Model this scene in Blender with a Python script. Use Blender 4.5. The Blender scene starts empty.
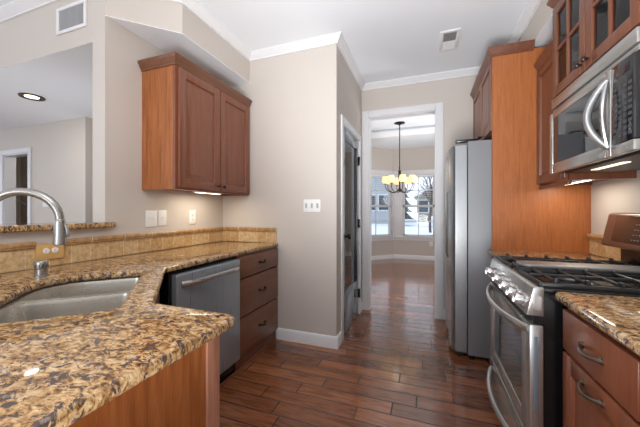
import bpy, bmesh, math, random
from mathutils import Vector, Matrix

random.seed(7)
S = bpy.context.scene
COL = S.collection
PI = math.pi

# ------------------------------------------------------------------ camera, world, lights
H = 1.215                       # eye height
YAW = math.atan(105 / 290)      # the view is turned a little to the left of the corridor
cd = bpy.data.cameras.new('camera')
cd.sensor_width = 36.0
cd.lens = 36.0 * 290 / 640
cd.shift_y = -2.5 / 640
cd.clip_start = 0.02
cam = bpy.data.objects.new('camera', cd)
COL.objects.link(cam)
cam.location = (0, 0, H)
cam.rotation_euler = (PI / 2, 0, YAW)
S.camera = cam

w = bpy.data.worlds.new('overcast_sky')
S.world = w
w.use_nodes = True
bg = w.node_tree.nodes['Background']
bg.inputs[0].default_value = (0.80, 0.89, 1.0, 1)
bg.inputs[1].default_value = 1.3

S.view_settings.view_transform = 'Standard'
S.view_settings.look = 'None'
S.view_settings.gamma = 1
S.view_settings.exposure = 0.42
try:
    S.view_settings.use_curve_mapping = False
except Exception:
    pass
S.cycles.max_bounces = 8
S.cycles.diffuse_bounces = 5
S.cycles.sample_clamp_indirect = 4.0
S.cycles.caustics_reflective = False
S.cycles.caustics_refractive = False


def area_light(name, loc, size, power, color=(1, .95, .88), size_y=None, rot=(0, 0, 0), parent=None):
    l = bpy.data.lights.new(name, 'AREA')
    l.energy = power
    l.color = color
    l.size = size
    if size_y:
        l.shape = 'RECTANGLE'
        l.size_y = size_y
    else:
        l.shape = 'DISK'
    o = bpy.data.objects.new(name, l)
    o.location = loc
    o.rotation_euler = rot
    COL.objects.link(o)
    if parent:
        o.parent = parent
    return o


def point_fill(name, loc, power, size=.2, color=(1, .97, .94)):
    l = bpy.data.lights.new(name, 'POINT')
    l.energy = power
    l.color = color
    l.shadow_soft_size = size
    o = bpy.data.objects.new(name, l)
    o.location = loc
    COL.objects.link(o)
    return o


# unseen fill lights added to brighten the kitchen, great room and nook
point_fill('kitchen_fill', (-0.35, 0.15, 2.25), 20, .3)
point_fill('great_room_fill', (-1.1, -0.9, 1.35), 29, .35)
point_fill('nook_fill', (1.05, 4.7, 1.7), 26, .25, (.93, .96, 1))  # added fill, kept out of view behind the doorway wall
point_fill('nook_fill', (-1.55, 4.5, 1.7), 12, .25, (.93, .96, 1))


def spot(name, loc, target, power, angle, size=.3, color=(.97, .98, 1)):
    l = bpy.data.lights.new(name, 'SPOT')
    l.energy = power
    l.color = color
    l.spot_size = math.radians(angle)
    l.spot_blend = 1.0
    l.shadow_soft_size = size
    o = bpy.data.objects.new(name, l)
    o.location = loc
    o.rotation_euler = (Vector(target) - Vector(loc)).to_track_quat('-Z', 'Y').to_euler()
    COL.objects.link(o)
    return o


# added spots without fixtures, out of view, bouncing light off the ceilings
spot('kitchen_ceiling_fill', (-0.10, -0.10, 0.75), (-0.05, 2.50, 2.75), 235, 85)
spot('kitchen_ceiling_fill', (-0.10, -0.90, 0.75), (-0.20, -0.6, 2.75), 120, 110)
spot('kitchen_ceiling_fill', (-0.25, 0.05, 1.02), (-1.75, 1.95, 2.50), 44, 60)  # added to brighten the left soffit and wall
point_fill('closet_fill', (-5.0, 2.8, 2.1), 2.5, .08)  # added fill that lifts the dark inside of the hall closet
spot('great_room_ceiling_fill', (-3.4, -1.4, 0.8), (-3.2, -1.0, 2.75), 170, 110)
spot('hall_ceiling_fill', (-3.0, 1.7, 0.5), (-3.5, 1.75, 2.33), 36, 95)
spot('nook_ceiling_fill', (1.0, 5.0, 0.5), (-0.3, 5.4, 2.9), 150, 110)


# ------------------------------------------------------------------ materials
def srgb(r, g, b):
    def f(c):
        c /= 255.0
        return c / 12.92 if c <= .04045 else ((c + .055) / 1.055) ** 2.4
    return (f(r), f(g), f(b), 1.0)


class NT:
    def __init__(self, name):
        self.m = bpy.data.materials.new(name)
        self.m.use_nodes = True
        self.t = self.m.node_tree
        self.b = self.t.nodes['Principled BSDF']

    def n(self, typ, **kw):
        nd = self.t.nodes.new(typ)
        for k, v in kw.items():
            setattr(nd, k, v)
        return nd

    def l(self, a, b):
        self.t.links.new(a, b)

    def setp(self, **kw):
        names = dict(color='Base Color', rough='Roughness', metal='Metallic', spec='Specular IOR Level',
                     coat='Coat Weight', coat_rough='Coat Roughness', emit='Emission Color',
                     estr='Emission Strength', trans='Transmission Weight', ior='IOR', alpha='Alpha',
                     aniso='Anisotropic')
        for k, v in kw.items():
            self.b.inputs[names[k]].default_value = v

    def coords(self, scale=(1, 1, 1), loc=(0, 0, 0)):
        tc = self.n('ShaderNodeTexCoord')
        mp = self.n('ShaderNodeMapping')
        mp.inputs['Scale'].default_value = scale
        mp.inputs['Location'].default_value = loc
        self.l(tc.outputs['Object'], mp.inputs['Vector'])
        return mp.outputs['Vector']

    def noise(self, vec, scale=5, detail=4, rough=.55, dist=0.0):
        nd = self.n('ShaderNodeTexNoise')
        nd.inputs['Scale'].default_value = scale
        nd.inputs['Detail'].default_value = detail
        nd.inputs['Roughness'].default_value = rough
        nd.inputs['Distortion'].default_value = dist
        self.l(vec, nd.inputs['Vector'])
        return nd.outputs['Fac']

    def ramp(self, fac, stops, const=False):
        nd = self.n('ShaderNodeValToRGB')
        if const:
            nd.color_ramp.interpolation = 'CONSTANT'
        e = nd.color_ramp.elements
        while len(e) < len(stops):
            e.new(0.5)
        for el, (p, c) in zip(e, stops):
            el.position = p
            el.color = c if len(c) == 4 else (*c, 1)
        self.l(fac, nd.inputs['Fac'])
        return nd.outputs['Color']

    def mix(self, fac, a, b, typ='MIX'):
        nd = self.n('ShaderNodeMix', data_type='RGBA', blend_type=typ)
        for sock, v in ((nd.inputs[0], fac), (nd.inputs[6], a), (nd.inputs[7], b)):
            if hasattr(v, 'is_output'):
                self.l(v, sock)
            else:
                sock.default_value = v
        return nd.outputs[2]

    def math(self, op, a, b=None):
        nd = self.n('ShaderNodeMath', operation=op)
        for sock, v in ((nd.inputs[0], a), (nd.inputs[1], b)):
            if v is None:
                continue
            if hasattr(v, 'is_output'):
                self.l(v, sock)
            else:
                sock.default_value = v
        return nd.outputs[0]

    def bump(self, h, strength=.2, dist=.002):
        nd = self.n('ShaderNodeBump')
        nd.inputs['Strength'].default_value = strength
        nd.inputs['Distance'].default_value = dist
        self.l(h, nd.inputs['Height'])
        self.l(nd.outputs['Normal'], self.b.inputs['Normal'])
        return nd.outputs['Normal']

    def color(self, sock):
        self.l(sock, self.b.inputs['Base Color'])


def flat(name, rgb, rough=.5, metal=0.0, spec=.5, **kw):
    t = NT(name)
    t.setp(color=srgb(*rgb), rough=rough, metal=metal, spec=spec, **kw)
    return t.m


def paint(name, rgb, rough=.6):
    t = NT(name)
    v = t.coords()
    n = t.noise(v, 3, 2)
    c = srgb(*rgb)
    d = tuple(x * .97 for x in c[:3]) + (1,)
    t.color(t.mix(n, d, c))
    t.setp(rough=rough, spec=.3)
    n2 = t.noise(v, 180, 2)
    t.bump(n2, .06, .001)
    return t.m


def wood(name, dark, mid, light, grain='z', rough=.35, scale=1.0, coat=.25):
    t = NT(name)
    s = {'z': (22, 22, 1.3), 'y': (22, 1.3, 22), 'x': (1.3, 22, 22)}[grain]
    v = t.coords(tuple(a * scale for a in s))
    a = t.noise(v, 1.6, 6, .6, .6)
    v2 = t.coords(tuple(a * scale * 7 for a in s))
    b = t.noise(v2, 1.5, 3, .6)
    c = t.ramp(a, [(.30, srgb(*dark)), (.5, srgb(*mid)), (.72, srgb(*light))])
    fine = t.ramp(b, [(.35, (.80, .80, .80, 1)), (.6, (1, 1, 1, 1))])
    t.color(t.mix(.8, c, fine, 'MULTIPLY'))
    t.setp(rough=rough, coat=coat, coat_rough=.25, spec=.4)
    t.bump(b, .05, .001)
    return t.m


def steel(name, rgb=(184, 182, 178), rough=.26, grain='y', contrast=.02, metal=.8):
    t = NT(name)
    s = {'z': (220, 220, 3), 'y': (220, 3, 220), 'x': (3, 220, 220), 'n': (6, 6, 6)}[grain]
    v = t.coords(s)
    n = t.noise(v, 1.0, 3)
    c = srgb(*rgb)
    t.color(t.mix(n, tuple(x * .985 for x in c[:3]) + (1,), c))
    r = t.n('ShaderNodeMapRange')
    r.inputs['To Min'].default_value = rough - contrast
    r.inputs['To Max'].default_value = rough + contrast
    t.l(n, r.inputs['Value'])
    t.l(r.outputs['Result'], t.b.inputs['Roughness'])
    t.setp(metal=metal)
    return t.m


def granite(name):
    t = NT(name)
    v = t.coords((1, 1, 1))
    # stretch the flecks along one direction a little, as in the slab
    rot = t.n('ShaderNodeMapping')
    rot.inputs['Rotation'].default_value = (0, 0, .5)
    rot.inputs['Scale'].default_value = (1.0, 1.55, 1.0)
    t.l(v, rot.inputs['Vector'])
    v = rot.outputs['Vector']
    a = t.noise(v, 48, 5, .65, .6)
    c = t.ramp(a, [(.34, srgb(66, 46, 34)), (.42, srgb(134, 98, 60)), (.50, srgb(174, 138, 94)),
                   (.60, srgb(202, 170, 126)), (.72, srgb(222, 202, 170))])
    b = t.noise(v, 30, 5, .68, 1.0)
    dk = t.ramp(b, [(.425, (1, 1, 1, 1)), (.47, (0, 0, 0, 1))])
    c2 = t.mix(dk, c, srgb(78, 66, 62))
    e = t.noise(v, 150, 3, .6)
    bk = t.ramp(e, [(.31, (1, 1, 1, 1)), (.36, (0, 0, 0, 1))])
    c3 = t.mix(bk, c2, srgb(30, 24, 22))
    g = t.noise(v, 24, 3, .5)
    gr = t.ramp(g, [(.60, (0, 0, 0, 1)), (.70, (.5, .5, .5, 1))])
    c4 = t.mix(gr, c3, srgb(178, 160, 144))
    t.color(c4)
    t.setp(rough=.06, spec=.5)
    return t.m


def tile(name, axis):
    """axis: the horizontal coordinate that runs along the wall."""
    t = NT(name)
    tc = t.n('ShaderNodeTexCoord')
    sx = t.n('ShaderNodeSeparateXYZ')
    t.l(tc.outputs['Object'], sx.inputs[0])
    cx = t.n('ShaderNodeCombineXYZ')
    t.l(sx.outputs[axis], cx.inputs[0])
    t.l(t.math('ADD', sx.outputs[2], .002), cx.inputs[1])
    br = t.n('ShaderNodeTexBrick', offset=0.0, squash=1.0)
    br.inputs['Scale'].default_value = 1
    br.inputs['Brick Width'].default_value = .104
    br.inputs['Row Height'].default_value = .106
    br.inputs['Mortar Size'].default_value = .0022
    br.inputs['Mortar Smooth'].default_value = .2
    br.inputs['Bias'].default_value = 0
    br.inputs['Color1'].default_value = srgb(196, 160, 112)
    br.inputs['Color2'].default_value = srgb(212, 184, 140)
    br.inputs['Mortar'].default_value = srgb(222, 206, 178)
    t.l(cx.outputs[0], br.inputs['Vector'])
    n = t.noise(tc.outputs['Object'], 45, 5, .65)
    sh = t.ramp(n, [(.36, (.60, .52, .44, 1)), (.58, (1, 1, 1, 1))])
    t.color(t.mix(.8, br.outputs['Color'], sh, 'MULTIPLY'))
    t.setp(rough=.42)
    t.bump(br.outputs['Fac'], -.4, .003)
    return t.m


def trim_stone(name, axis):
    t = NT(name)
    tc = t.n('ShaderNodeTexCoord')
    sx = t.n('ShaderNodeSeparateXYZ')
    t.l(tc.outputs['Object'], sx.inputs[0])
    f = t.math('FRACT', t.math('DIVIDE', sx.outputs[axis], .208))
    seam = t.math('LESS_THAN', f, .018)
    n = t.noise(tc.outputs['Object'], 30, 4)
    c = t.ramp(n, [(.35, srgb(150, 112, 70)), (.65, srgb(186, 150, 104))])
    t.color(t.mix(seam, c, srgb(220, 204, 176)))
    t.setp(rough=.35)
    return t.m


def floor_planks(name):
    t = NT(name)
    tc = t.n('ShaderNodeTexCoord')
    sx = t.n('ShaderNodeSeparateXYZ')
    t.l(tc.outputs['Object'], sx.inputs[0])
    W = .118
    row = t.math('FLOOR', t.math('DIVIDE', sx.outputs[1], W))
    wn = t.n('ShaderNodeTexWhiteNoise', noise_dimensions='1D')
    t.l(row, wn.inputs['W'])
    xs = t.math('ADD', sx.outputs[0], t.math('MULTIPLY', wn.outputs['Value'], 7.3))
    cx = t.n('ShaderNodeCombineXYZ')
    t.l(xs, cx.inputs[0])
    t.l(sx.outputs[1], cx.inputs[1])
    br = t.n('ShaderNodeTexBrick', offset=0.0)
    br.inputs['Scale'].default_value = 1
    br.inputs['Brick Width'].default_value = .62
    br.inputs['Row Height'].default_value = W
    br.inputs['Mortar Size'].default_value = .0055
    br.inputs['Mortar Smooth'].default_value = .9
    br.inputs['Bias'].default_value = 0
    br.inputs['Color1'].default_value = (0, 0, 0, 1)
    br.inputs['Color2'].default_value = (1, 1, 1, 1)
    br.inputs['Mortar'].default_value = (.5, .5, .5, 1)
    t.l(cx.outputs[0], br.inputs['Vector'])
    base = t.ramp(br.outputs['Color'], [(0, srgb(106, 64, 42)), (.35, srgb(134, 82, 53)), (.7, srgb(144, 90, 59)), (1, srgb(162, 104, 68))])
    mp = t.n('ShaderNodeMapping')
    mp.inputs['Scale'].default_value = (3, 26, 26)
    t.l(cx.outputs[0], mp.inputs['Vector'])
    g = t.noise(mp.outputs['Vector'], 1.8, 6, .65, .8)
    gc = t.ramp(g, [(.34, (.45, .40, .36, 1)), (.52, (.95, .93, .92, 1)), (.75, (1.1, 1.1, 1.1, 1))])
    c = t.mix(.85, base, gc, 'MULTIPLY')
    kn = t.noise(mp.outputs['Vector'], .55, 4, .6, 1.2)
    kc = t.ramp(kn, [(.34, (.5, .45, .42, 1)), (.5, (1, 1, 1, 1))])
    c = t.mix(.7, c, kc, 'MULTIPLY')
    c = t.mix(br.outputs['Fac'], c, srgb(30, 16, 12))
    t.color(c)
    wv = t.noise(mp.outputs['Vector'], .5, 2)
    r = t.n('ShaderNodeMapRange')
    r.inputs['To Min'].default_value = .12
    r.inputs['To Max'].default_value = .24
    t.l(g, r.inputs['Value'])
    t.l(r.outputs['Result'], t.b.inputs['Roughness'])
    h = t.math('SUBTRACT', t.math('MULTIPLY', wv, .8), t.math('MULTIPLY', br.outputs['Fac'], 1.0))
    t.l(t.bump(h, .45, .004), t.b.inputs['Coat Normal'])
    t.setp(spec=.5, coat=.5, coat_rough=.09)
    return t.m


def thin_glass(name, tint=(1, 1, 1), refl=.9, rough=.02, ior=1.5):
    m = bpy.data.materials.new(name)
    m.use_nodes = True
    nt = m.node_tree
    nt.nodes.remove(nt.nodes['Principled BSDF'])
    out = nt.nodes['Material Output']
    tr = nt.nodes.new('ShaderNodeBsdfTransparent')
    tr.inputs[0].default_value = (*tint, 1)
    gl = nt.nodes.new('ShaderNodeBsdfGlossy')
    gl.inputs['Roughness'].default_value = rough
    fr = nt.nodes.new('ShaderNodeFresnel')
    fr.inputs[0].default_value = ior
    mu = nt.nodes.new('ShaderNodeMath')
    mu.operation = 'MULTIPLY'
    mu.inputs[1].default_value = refl
    nt.links.new(fr.outputs[0], mu.inputs[0])
    mx = nt.nodes.new('ShaderNodeMixShader')
    nt.links.new(mu.outputs[0], mx.inputs[0])
    nt.links.new(tr.outputs[0], mx.inputs[1])
    nt.links.new(gl.outputs[0], mx.inputs[2])
    nt.links.new(mx.outputs[0], out.inputs[0])
    return m


def emissive(name, rgb, strength, base=(240, 230, 210)):
    t = NT(name)
    t.setp(color=srgb(*base), emit=srgb(*rgb), estr=strength, rough=.5)
    return t.m


M = dict(
    wall=paint('beige_wall_paint', (201, 193, 185)),
    wall_hall=paint('beige_hall_paint', (208, 199, 189)),
    ceiling=paint('white_ceiling_paint', (238, 243, 248), .8),
    trim=paint('white_trim_paint', (227, 227, 228), .35),
    floor=floor_planks('hand_scraped_hardwood'),
    granite=granite('brown_granite'),
    tile_y=tile('travertine_tile', 1), tile_x=tile('travertine_tile_end', 0),
    rail_y=trim_stone('stone_rail', 1), rail_x=trim_stone('stone_rail_end', 0),
    cherry=wood('stained_cherry', (116, 68, 46), (128, 76, 53), (138, 85, 61), 'z'),
    cherry_h=wood('stained_cherry_rail', (104, 66, 45), (116, 74, 52), (127, 84, 60), 'y'),
    cherry_d=wood('stained_cherry_dark', (98, 56, 37), (112, 65, 43), (125, 76, 52), 'z'),
    cherry_r=wood('stained_cherry_light', (116, 66, 43), (130, 75, 50), (142, 86, 60), 'z'),
    oak=wood('oak_veneer', (134, 76, 38), (160, 95, 50), (178, 112, 64), 'z', .4, 1.6, .1),
    oak_r=wood('oak_panel', (152, 88, 46), (166, 98, 52), (177, 108, 60), 'z', .42, 2.2, .1),
    stile=wood('glare_stile', (150, 98, 76), (176, 124, 100), (188, 138, 112), 'z'),  # paler wood: glare on the corner stile is put into the colour
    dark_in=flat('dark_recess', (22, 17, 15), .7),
    steel=steel('brushed_steel'),
    steel_h=steel('brushed_steel_vertical', (160, 160, 160), grain='z'),
    steel_x=steel('brushed_steel_cross', grain='x'),
    steel_dish=steel('grey_steel', (152, 159, 166), .28, 'z', metal=.5),
    sink=steel('satin_sink_steel', (200, 194, 184), .28, 'x', .02, metal=.8),
    nickel=steel('brushed_nickel', (150, 148, 144), .26, 'n', .03),
    chrome=steel('chrome', (205, 205, 205), .10, 'n', .02),
    gray_side=flat('grey_painted_steel', (122, 123, 126), .4, 0.15),
    black=flat('black_enamel', (18, 18, 19), .22),
    iron=flat('cast_iron', (34, 34, 36), .42),
    black_glass=flat('black_glass', (20, 21, 23), .04, ior=1.7),
    bronze=flat('oil_rubbed_bronze', (50, 42, 38), .35, .7), pewter=flat('pewter', (128, 114, 102), .30, .9),
    plate=flat('white_plastic', (232, 232, 230), .35),
    tan_plate=flat('tan_plastic', (205, 165, 105), .35),
    slot=flat('dark_slot', (70, 68, 66), .5),
    slot_pale=flat('pale_toggle', (176, 175, 172), .4),
    door_paint=flat('slate_door_paint', (124, 136, 144), .10),
    glass=thin_glass('window_glass', (.96, .98, 1.0), .6),
    cab_glass=thin_glass('cabinet_glass', (.62, .66, .69), 1.0),
    door_glass=thin_glass('pantry_glass', (.50, .54, .57), 1.0, ior=2.1),
    snow=paint('snow', (236, 240, 246), .9),
    shade=emissive('lit_amber_shade', (255, 218, 150), .5, (228, 206, 164)),
    lens=emissive('lit_lens', (255, 240, 212), 4.0),
    lens_dim=emissive('dim_lens', (255, 236, 205), 1.1),
    red=flat('red_mark', (190, 30, 34), .4),
)

# ------------------------------------------------------------------ mesh helpers


class B:
    """Collects shapes; build() links them as one mesh object."""

    def __init__(self, M=None):
        self.bm = bmesh.new()
        self.M = M

    def _take(self, tb):
        if self.M is not None:
            tb.transform(self.M)
        me = bpy.data.meshes.new('t')
        tb.to_mesh(me)
        tb.free()
        self.bm.from_mesh(me)
        bpy.data.meshes.remove(me)
        return self

    def box(self, x0, x1, y0, y1, z0, z1, bev=0.0, seg=2):
        tb = bmesh.new()
        bmesh.ops.create_cube(tb, size=1)
        for v in tb.verts:
            v.co = Vector(((x0 + x1) / 2 + v.co.x * (x1 - x0), (y0 + y1) / 2 + v.co.y * (y1 - y0),
                           (z0 + z1) / 2 + v.co.z * (z1 - z0)))
        if bev > 0:
            bmesh.ops.bevel(tb, geom=tb.edges[:], offset=bev, segments=seg, affect='EDGES', profile=.5)
        return self._take(tb)

    def prism(self, pts, vec, bev=0.0, seg=2):
        tb = bmesh.new()
        vs = [tb.verts.new(p) for p in pts]
        f = tb.faces.new(vs)
        r = bmesh.ops.extrude_face_region(tb, geom=[f])
        bmesh.ops.translate(tb, vec=Vector(vec), verts=[e for e in r['geom'] if isinstance(e, bmesh.types.BMVert)])
        bmesh.ops.recalc_face_normals(tb, faces=tb.faces[:])
        if bev > 0:
            bmesh.ops.bevel(tb, geom=tb.edges[:], offset=bev, segments=seg, affect='EDGES', profile=.5)
        return self._take(tb)

    def plate(self, outer, holes, z0, z1, bev=0.0, seg=3):
        """flat slab with holes; outer/holes are lists of (x, y)."""
        tb = bmesh.new()
        for loop in [outer] + list(holes):
            vs = [tb.verts.new((x, y, z1)) for x, y in loop]
            for i in range(len(vs)):
                tb.edges.new((vs[i], vs[(i + 1) % len(vs)]))
        bmesh.ops.triangle_fill(tb, use_beauty=True, use_dissolve=False, edges=tb.edges[:])
        if z0 != z1:
            r = bmesh.ops.extrude_face_region(tb, geom=tb.faces[:])
            bmesh.ops.translate(tb, vec=Vector((0, 0, z0 - z1)),
                                verts=[e for e in r['geom'] if isinstance(e, bmesh.types.BMVert)])
        bmesh.ops.recalc_face_normals(tb, faces=tb.faces[:])
        if bev > 0:
            es = [e for e in tb.edges if len(e.link_faces) == 2 and abs(e.verts[0].co.z - e.verts[1].co.z) < 1e-6
                  and e.calc_face_angle(0) > .6]
            bmesh.ops.bevel(tb, geom=es, offset=bev, segments=seg, affect='EDGES', profile=.5)
        return self._take(tb)

    def tube(self, path, r, n=10, cap=True, flat_=None):
        """round bar along path; r a radius or a list; flat_=(a, b) scales the section's two axes."""
        tb = bmesh.new()
        P = [Vector(p) for p in path]
        R = r if isinstance(r, (list, tuple)) else [r] * len(P)
        rings = []
        t0 = (P[1] - P[0]).normalized()
        u = t0.orthogonal().normalized() if abs(t0.z) > .9 else t0.cross(Vector((0, 0, 1))).normalized()
        for i, p in enumerate(P):
            if i == 0:
                t = (P[1] - P[0])
            elif i == len(P) - 1:
                t = (P[-1] - P[-2])
            else:
                t = (P[i + 1] - P[i]).normalized() + (P[i] - P[i - 1]).normalized()
            t.normalize()
            u = (u - t * u.dot(t)).normalized()
            v = t.cross(u)
            a, b = flat_ or (1, 1)
            rings.append([tb.verts.new(p + (u * math.cos(k * 2 * PI / n) * a + v * math.sin(k * 2 * PI / n) * b) * R[i])
                          for k in range(n)])
        for i in range(len(rings) - 1):
            for k in range(n):
                tb.faces.new((rings[i][k], rings[i][(k + 1) % n], rings[i + 1][(k + 1) % n], rings[i + 1][k]))
        if cap:
            tb.faces.new(rings[0][::-1])
            tb.faces.new(rings[-1])
        bmesh.ops.recalc_face_normals(tb, faces=tb.faces[:])
        return self._take(tb)

    def lathe(self, prof, c=(0, 0, 0), axis=(0, 0, 1), n=20):
        """prof: list of (radius, height along axis)."""
        tb = bmesh.new()
        rings = []
        for r, h in prof:
            if r < 1e-6:
                rings.append([tb.verts.new((0, 0, h))])
            else:
                rings.append([tb.verts.new((r * math.cos(k * 2 * PI / n), r * math.sin(k * 2 * PI / n), h)) for k in range(n)])
        for a, b in zip(rings, rings[1:]):
            if len(a) == 1 and len(b) == 1:
                continue
            for k in range(n):
                k2 = (k + 1) % n
                if len(a) == 1:
                    tb.faces.new((a[0], b[k], b[k2]))
                elif len(b) == 1:
                    tb.faces.new((a[k], a[k2], b[0]))
                else:
                    tb.faces.new((a[k], a[k2], b[k2], b[k]))
        bmesh.ops.recalc_face_normals(tb, faces=tb.faces[:])
        q = Vector((0, 0, 1)).rotation_difference(Vector(axis).normalized())
        tb.transform(Matrix.Translation(Vector(c)) @ q.to_matrix().to_4x4())
        return self._take(tb)

    def sweep(self, prof, path, closed=False):
        """prof: closed list of (out, z); path: (x, y) points, 'out' is to the left of travel; mitred corners."""
        tb = bmesh.new()
        P = [Vector((x, y)) for x, y in path]
        N = len(P)
        rings = []
        for i in range(N):
            d1 = (P[i] - P[i - 1]).normalized() if (i > 0 or closed) else None
            d2 = (P[(i + 1) % N] - P[i]).normalized() if (i < N - 1 or closed) else None
            if d1 is None:
                d1 = d2
            if d2 is None:
                d2 = d1
            n1 = Vector((-d1.y, d1.x))
            n2 = Vector((-d2.y, d2.x))
            m = (n1 + n2)
            m /= max(m.dot(n1), .05)
            rings.append([tb.verts.new((P[i].x + m.x * o, P[i].y + m.y * o, z)) for o, z in prof])
        k = len(prof)
        for i in range(N if closed else N - 1):
            a, b = rings[i], rings[(i + 1) % N]
            for j in range(k):
                tb.faces.new((a[j], a[(j + 1) % k], b[(j + 1) % k], b[j]))
        if not closed:
            tb.faces.new(rings[0][::-1])
            tb.faces.new(rings[-1])
        bmesh.ops.recalc_face_normals(tb, faces=tb.faces[:])
        return self._take(tb)

    def loft(self, rings, cap0=False, cap1=False):
        tb = bmesh.new()
        R = [[tb.verts.new(p) for p in r] for r in rings]
        n = len(R[0])
        for a, b in zip(R, R[1:]):
            for k in range(n):
                tb.faces.new((a[k], a[(k + 1) % n], b[(k + 1) % n], b[k]))
        if cap0:
            tb.faces.new(R[0][::-1])
        if cap1:
            tb.faces.new(R[-1])
        bmesh.ops.recalc_face_normals(tb, faces=tb.faces[:])
        return self._take(tb)

    def build(self, name, mat, parent=None, origin=None, smooth=True):
        bm = self.bm
        # parts are written in world coordinates; an object's origin sits at its thing's base
        root = parent
        while root is not None and root.parent is not None:
            root = root.parent
        if root is not None:
            off = root.location.copy()
        elif origin is not None:
            off = Vector(origin)
        else:
            off = Vector((0, 0, 0))
        if off.length > 0:
            bmesh.ops.translate(bm, vec=-off, verts=bm.verts[:])
        me = bpy.data.meshes.new(name)
        bm.to_mesh(me)
        bm.free()
        me.materials.append(mat)
        if smooth:
            for p in me.polygons:
                p.use_smooth = True
            me.set_sharp_from_angle(angle=.6)
        o = bpy.data.objects.new(name, me)
        COL.objects.link(o)
        if parent is not None:
            o.parent = parent
        else:
            o.location = off
        return o


def frame(O, r, n):
    """local x -> r (along the wall), y -> n (out of the wall), z up."""
    r, n = Vector(r), Vector(n)
    m = Matrix.Identity(4)
    m.col[0][:3] = r
    m.col[1][:3] = n
    m.col[2][:3] = (0, 0, 1)
    m.col[3][:3] = O
    return m


def tag(o, label, cat, group=None):
    o['label'] = label
    o['category'] = cat
    if group:
        o['group'] = group
    return o


def thing(name, loc, label, cat, group=None):
    o = bpy.data.objects.new(name, None)
    o.empty_display_size = .05
    o.location = loc
    COL.objects.link(o)
    return tag(o, label, cat, group)


def struct(o, label=None, cat=None):
    o['kind'] = 'structure'
    if label:
        o['label'] = label
    if cat:
        o['category'] = cat
    return o


def rrect(x0, x1, y0, y1, r, n=6):
    """rounded rectangle; r one radius or four (x1y1, x0y1, x0y0, x1y0)."""
    R = r if isinstance(r, (list, tuple)) else [r] * 4
    pts = []
    for (cx, cy, a0), q in zip(((x1, y1, 0), (x0, y1, 90), (x0, y0, 180), (x1, y0, 270)), R):
        sx = -1 if cx == x1 else 1
        sy = -1 if cy == y1 else 1
        for k in range(n + 1):
            a = math.radians(a0 + 90 * k / n)
            pts.append((cx + sx * q + q * math.cos(a), cy + sy * q + q * math.sin(a)))
    return pts


def raised_door(b, w, h, t=.02, fr=.058, arch=False):
    """a frame and raised panel door in the local x-z plane, back on y=0."""
    b.box(0, fr, 0, t, 0, h, .003)
    b.box(w - fr, w, 0, t, 0, h, .003)
    b.box(fr, w - fr, 0, t, 0, fr, .003)
    b.box(fr, w - fr, 0, t, h - fr, h, .003)
    x0, x1, z0, z1 = fr, w - fr, fr, h - fr
    g, s = .006, .030

    def ring(d, y):
        return [(x0 + d, y, z0 + d), (x1 - d, y, z0 + d), (x1 - d, y, z1 - d), (x0 + d, y, z1 - d)]
    b.loft([ring(-.002, t - .002), ring(.003, t - .013), ring(g + .006, t - .014), ring(g + s, t - .002), ring(g + s + .004, t - .002)], cap1=True)
    return b


def slab_front(b, w, h, t=.02):
    b.box(0, w, 0, t, 0, h, .004, 3)
    return b


def knob(b, p, n, r=.014):
    b.lathe([(.006, 0), (.006, .010), (r * .8, .014), (r, .020), (r * .85, .026), (0, .029)], p, n, 16)
    return b


# ------------------------------------------------------------------ dimensions
XL = -1.95        # left kitchen wall
YF = 2.46         # wall facing the camera
XP = -0.736       # pantry side wall
YB = 3.54         # wall with the doorway
XR = 1.113        # right wall
ZC = 2.755        # ceiling
YP = 1.293        # end of the left wall (post)
CT = 0.911        # counter top
CB = 0.879        # counter underside
ZS = 2.485        # underside of soffits
XS = -1.63        # left soffit face
XSR = .77         # right soffit face

# ------------------------------------------------------------------ structure
f = B().box(-8, 3.2, -4, 7.9, -.06, 0).build('floor', M['floor'])
struct(f)

c = B()
c.box(-8, XR + .15, -4, YB + .12, ZC, ZC + .05)
struct(c.build('ceiling', M['ceiling']))
c = B().box(-8, -2.07, YP + .001, 4.2, 2.335, 2.36)
struct(c.build('ceiling_hall', M['ceiling']))

b = B()
b.box(XL - .12, XL, YP, YF + .12, 0, ZC)
struct(b.build('wall_left', M['wall']))
b = B().box(XL - .12, XL, -.9, YP, 0, 1.108)
struct(b.build('wall_half', M['wall']))
b = B().box(-8, XL - .12, YP, YP + .12, 2.336, ZC)
struct(b.build('wall_header', M['wall']))
b = B().box(XL, XP, YF, YF + .10, 0, ZC)
struct(b.build('wall_facing', M['wall']))

# pantry side wall with its door opening
D0, D1, DZ = 2.66, 3.38, 2.05
b = B()
b.box(XP - .10, XP, YF + .10, D0, 0, ZC)
b.box(XP - .10, XP, D1, YB, 0, ZC)
b.box(XP - .10, XP, D0, D1, DZ, ZC)
struct(b.build('wall_pantry', M['wall']))
b = B().box(XL, XL + .05, YF + .1, YB, 0, ZC).box(XL + .05, XP - .1, YB - .05, YB, 0, ZC)
struct(b.build('wall_pantry_inner', M['wall']))

# back wall with the tall cased opening
O0, O1, OZ = -.648, .120, 2.365
b = B()
b.box(-2.3, O0, YB, YB + .12, 0, 2.95)
b.box(O1, 2.3, YB, YB + .12, 0, 2.95)
b.box(O0, O1, YB, YB + .12, OZ, 2.95)
struct(b.build('wall_back', M['wall']))
b = B().box(XR, XR + .12, -1.2, YB, 0, ZC)
struct(b.build('wall_right', M['wall']))

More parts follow.
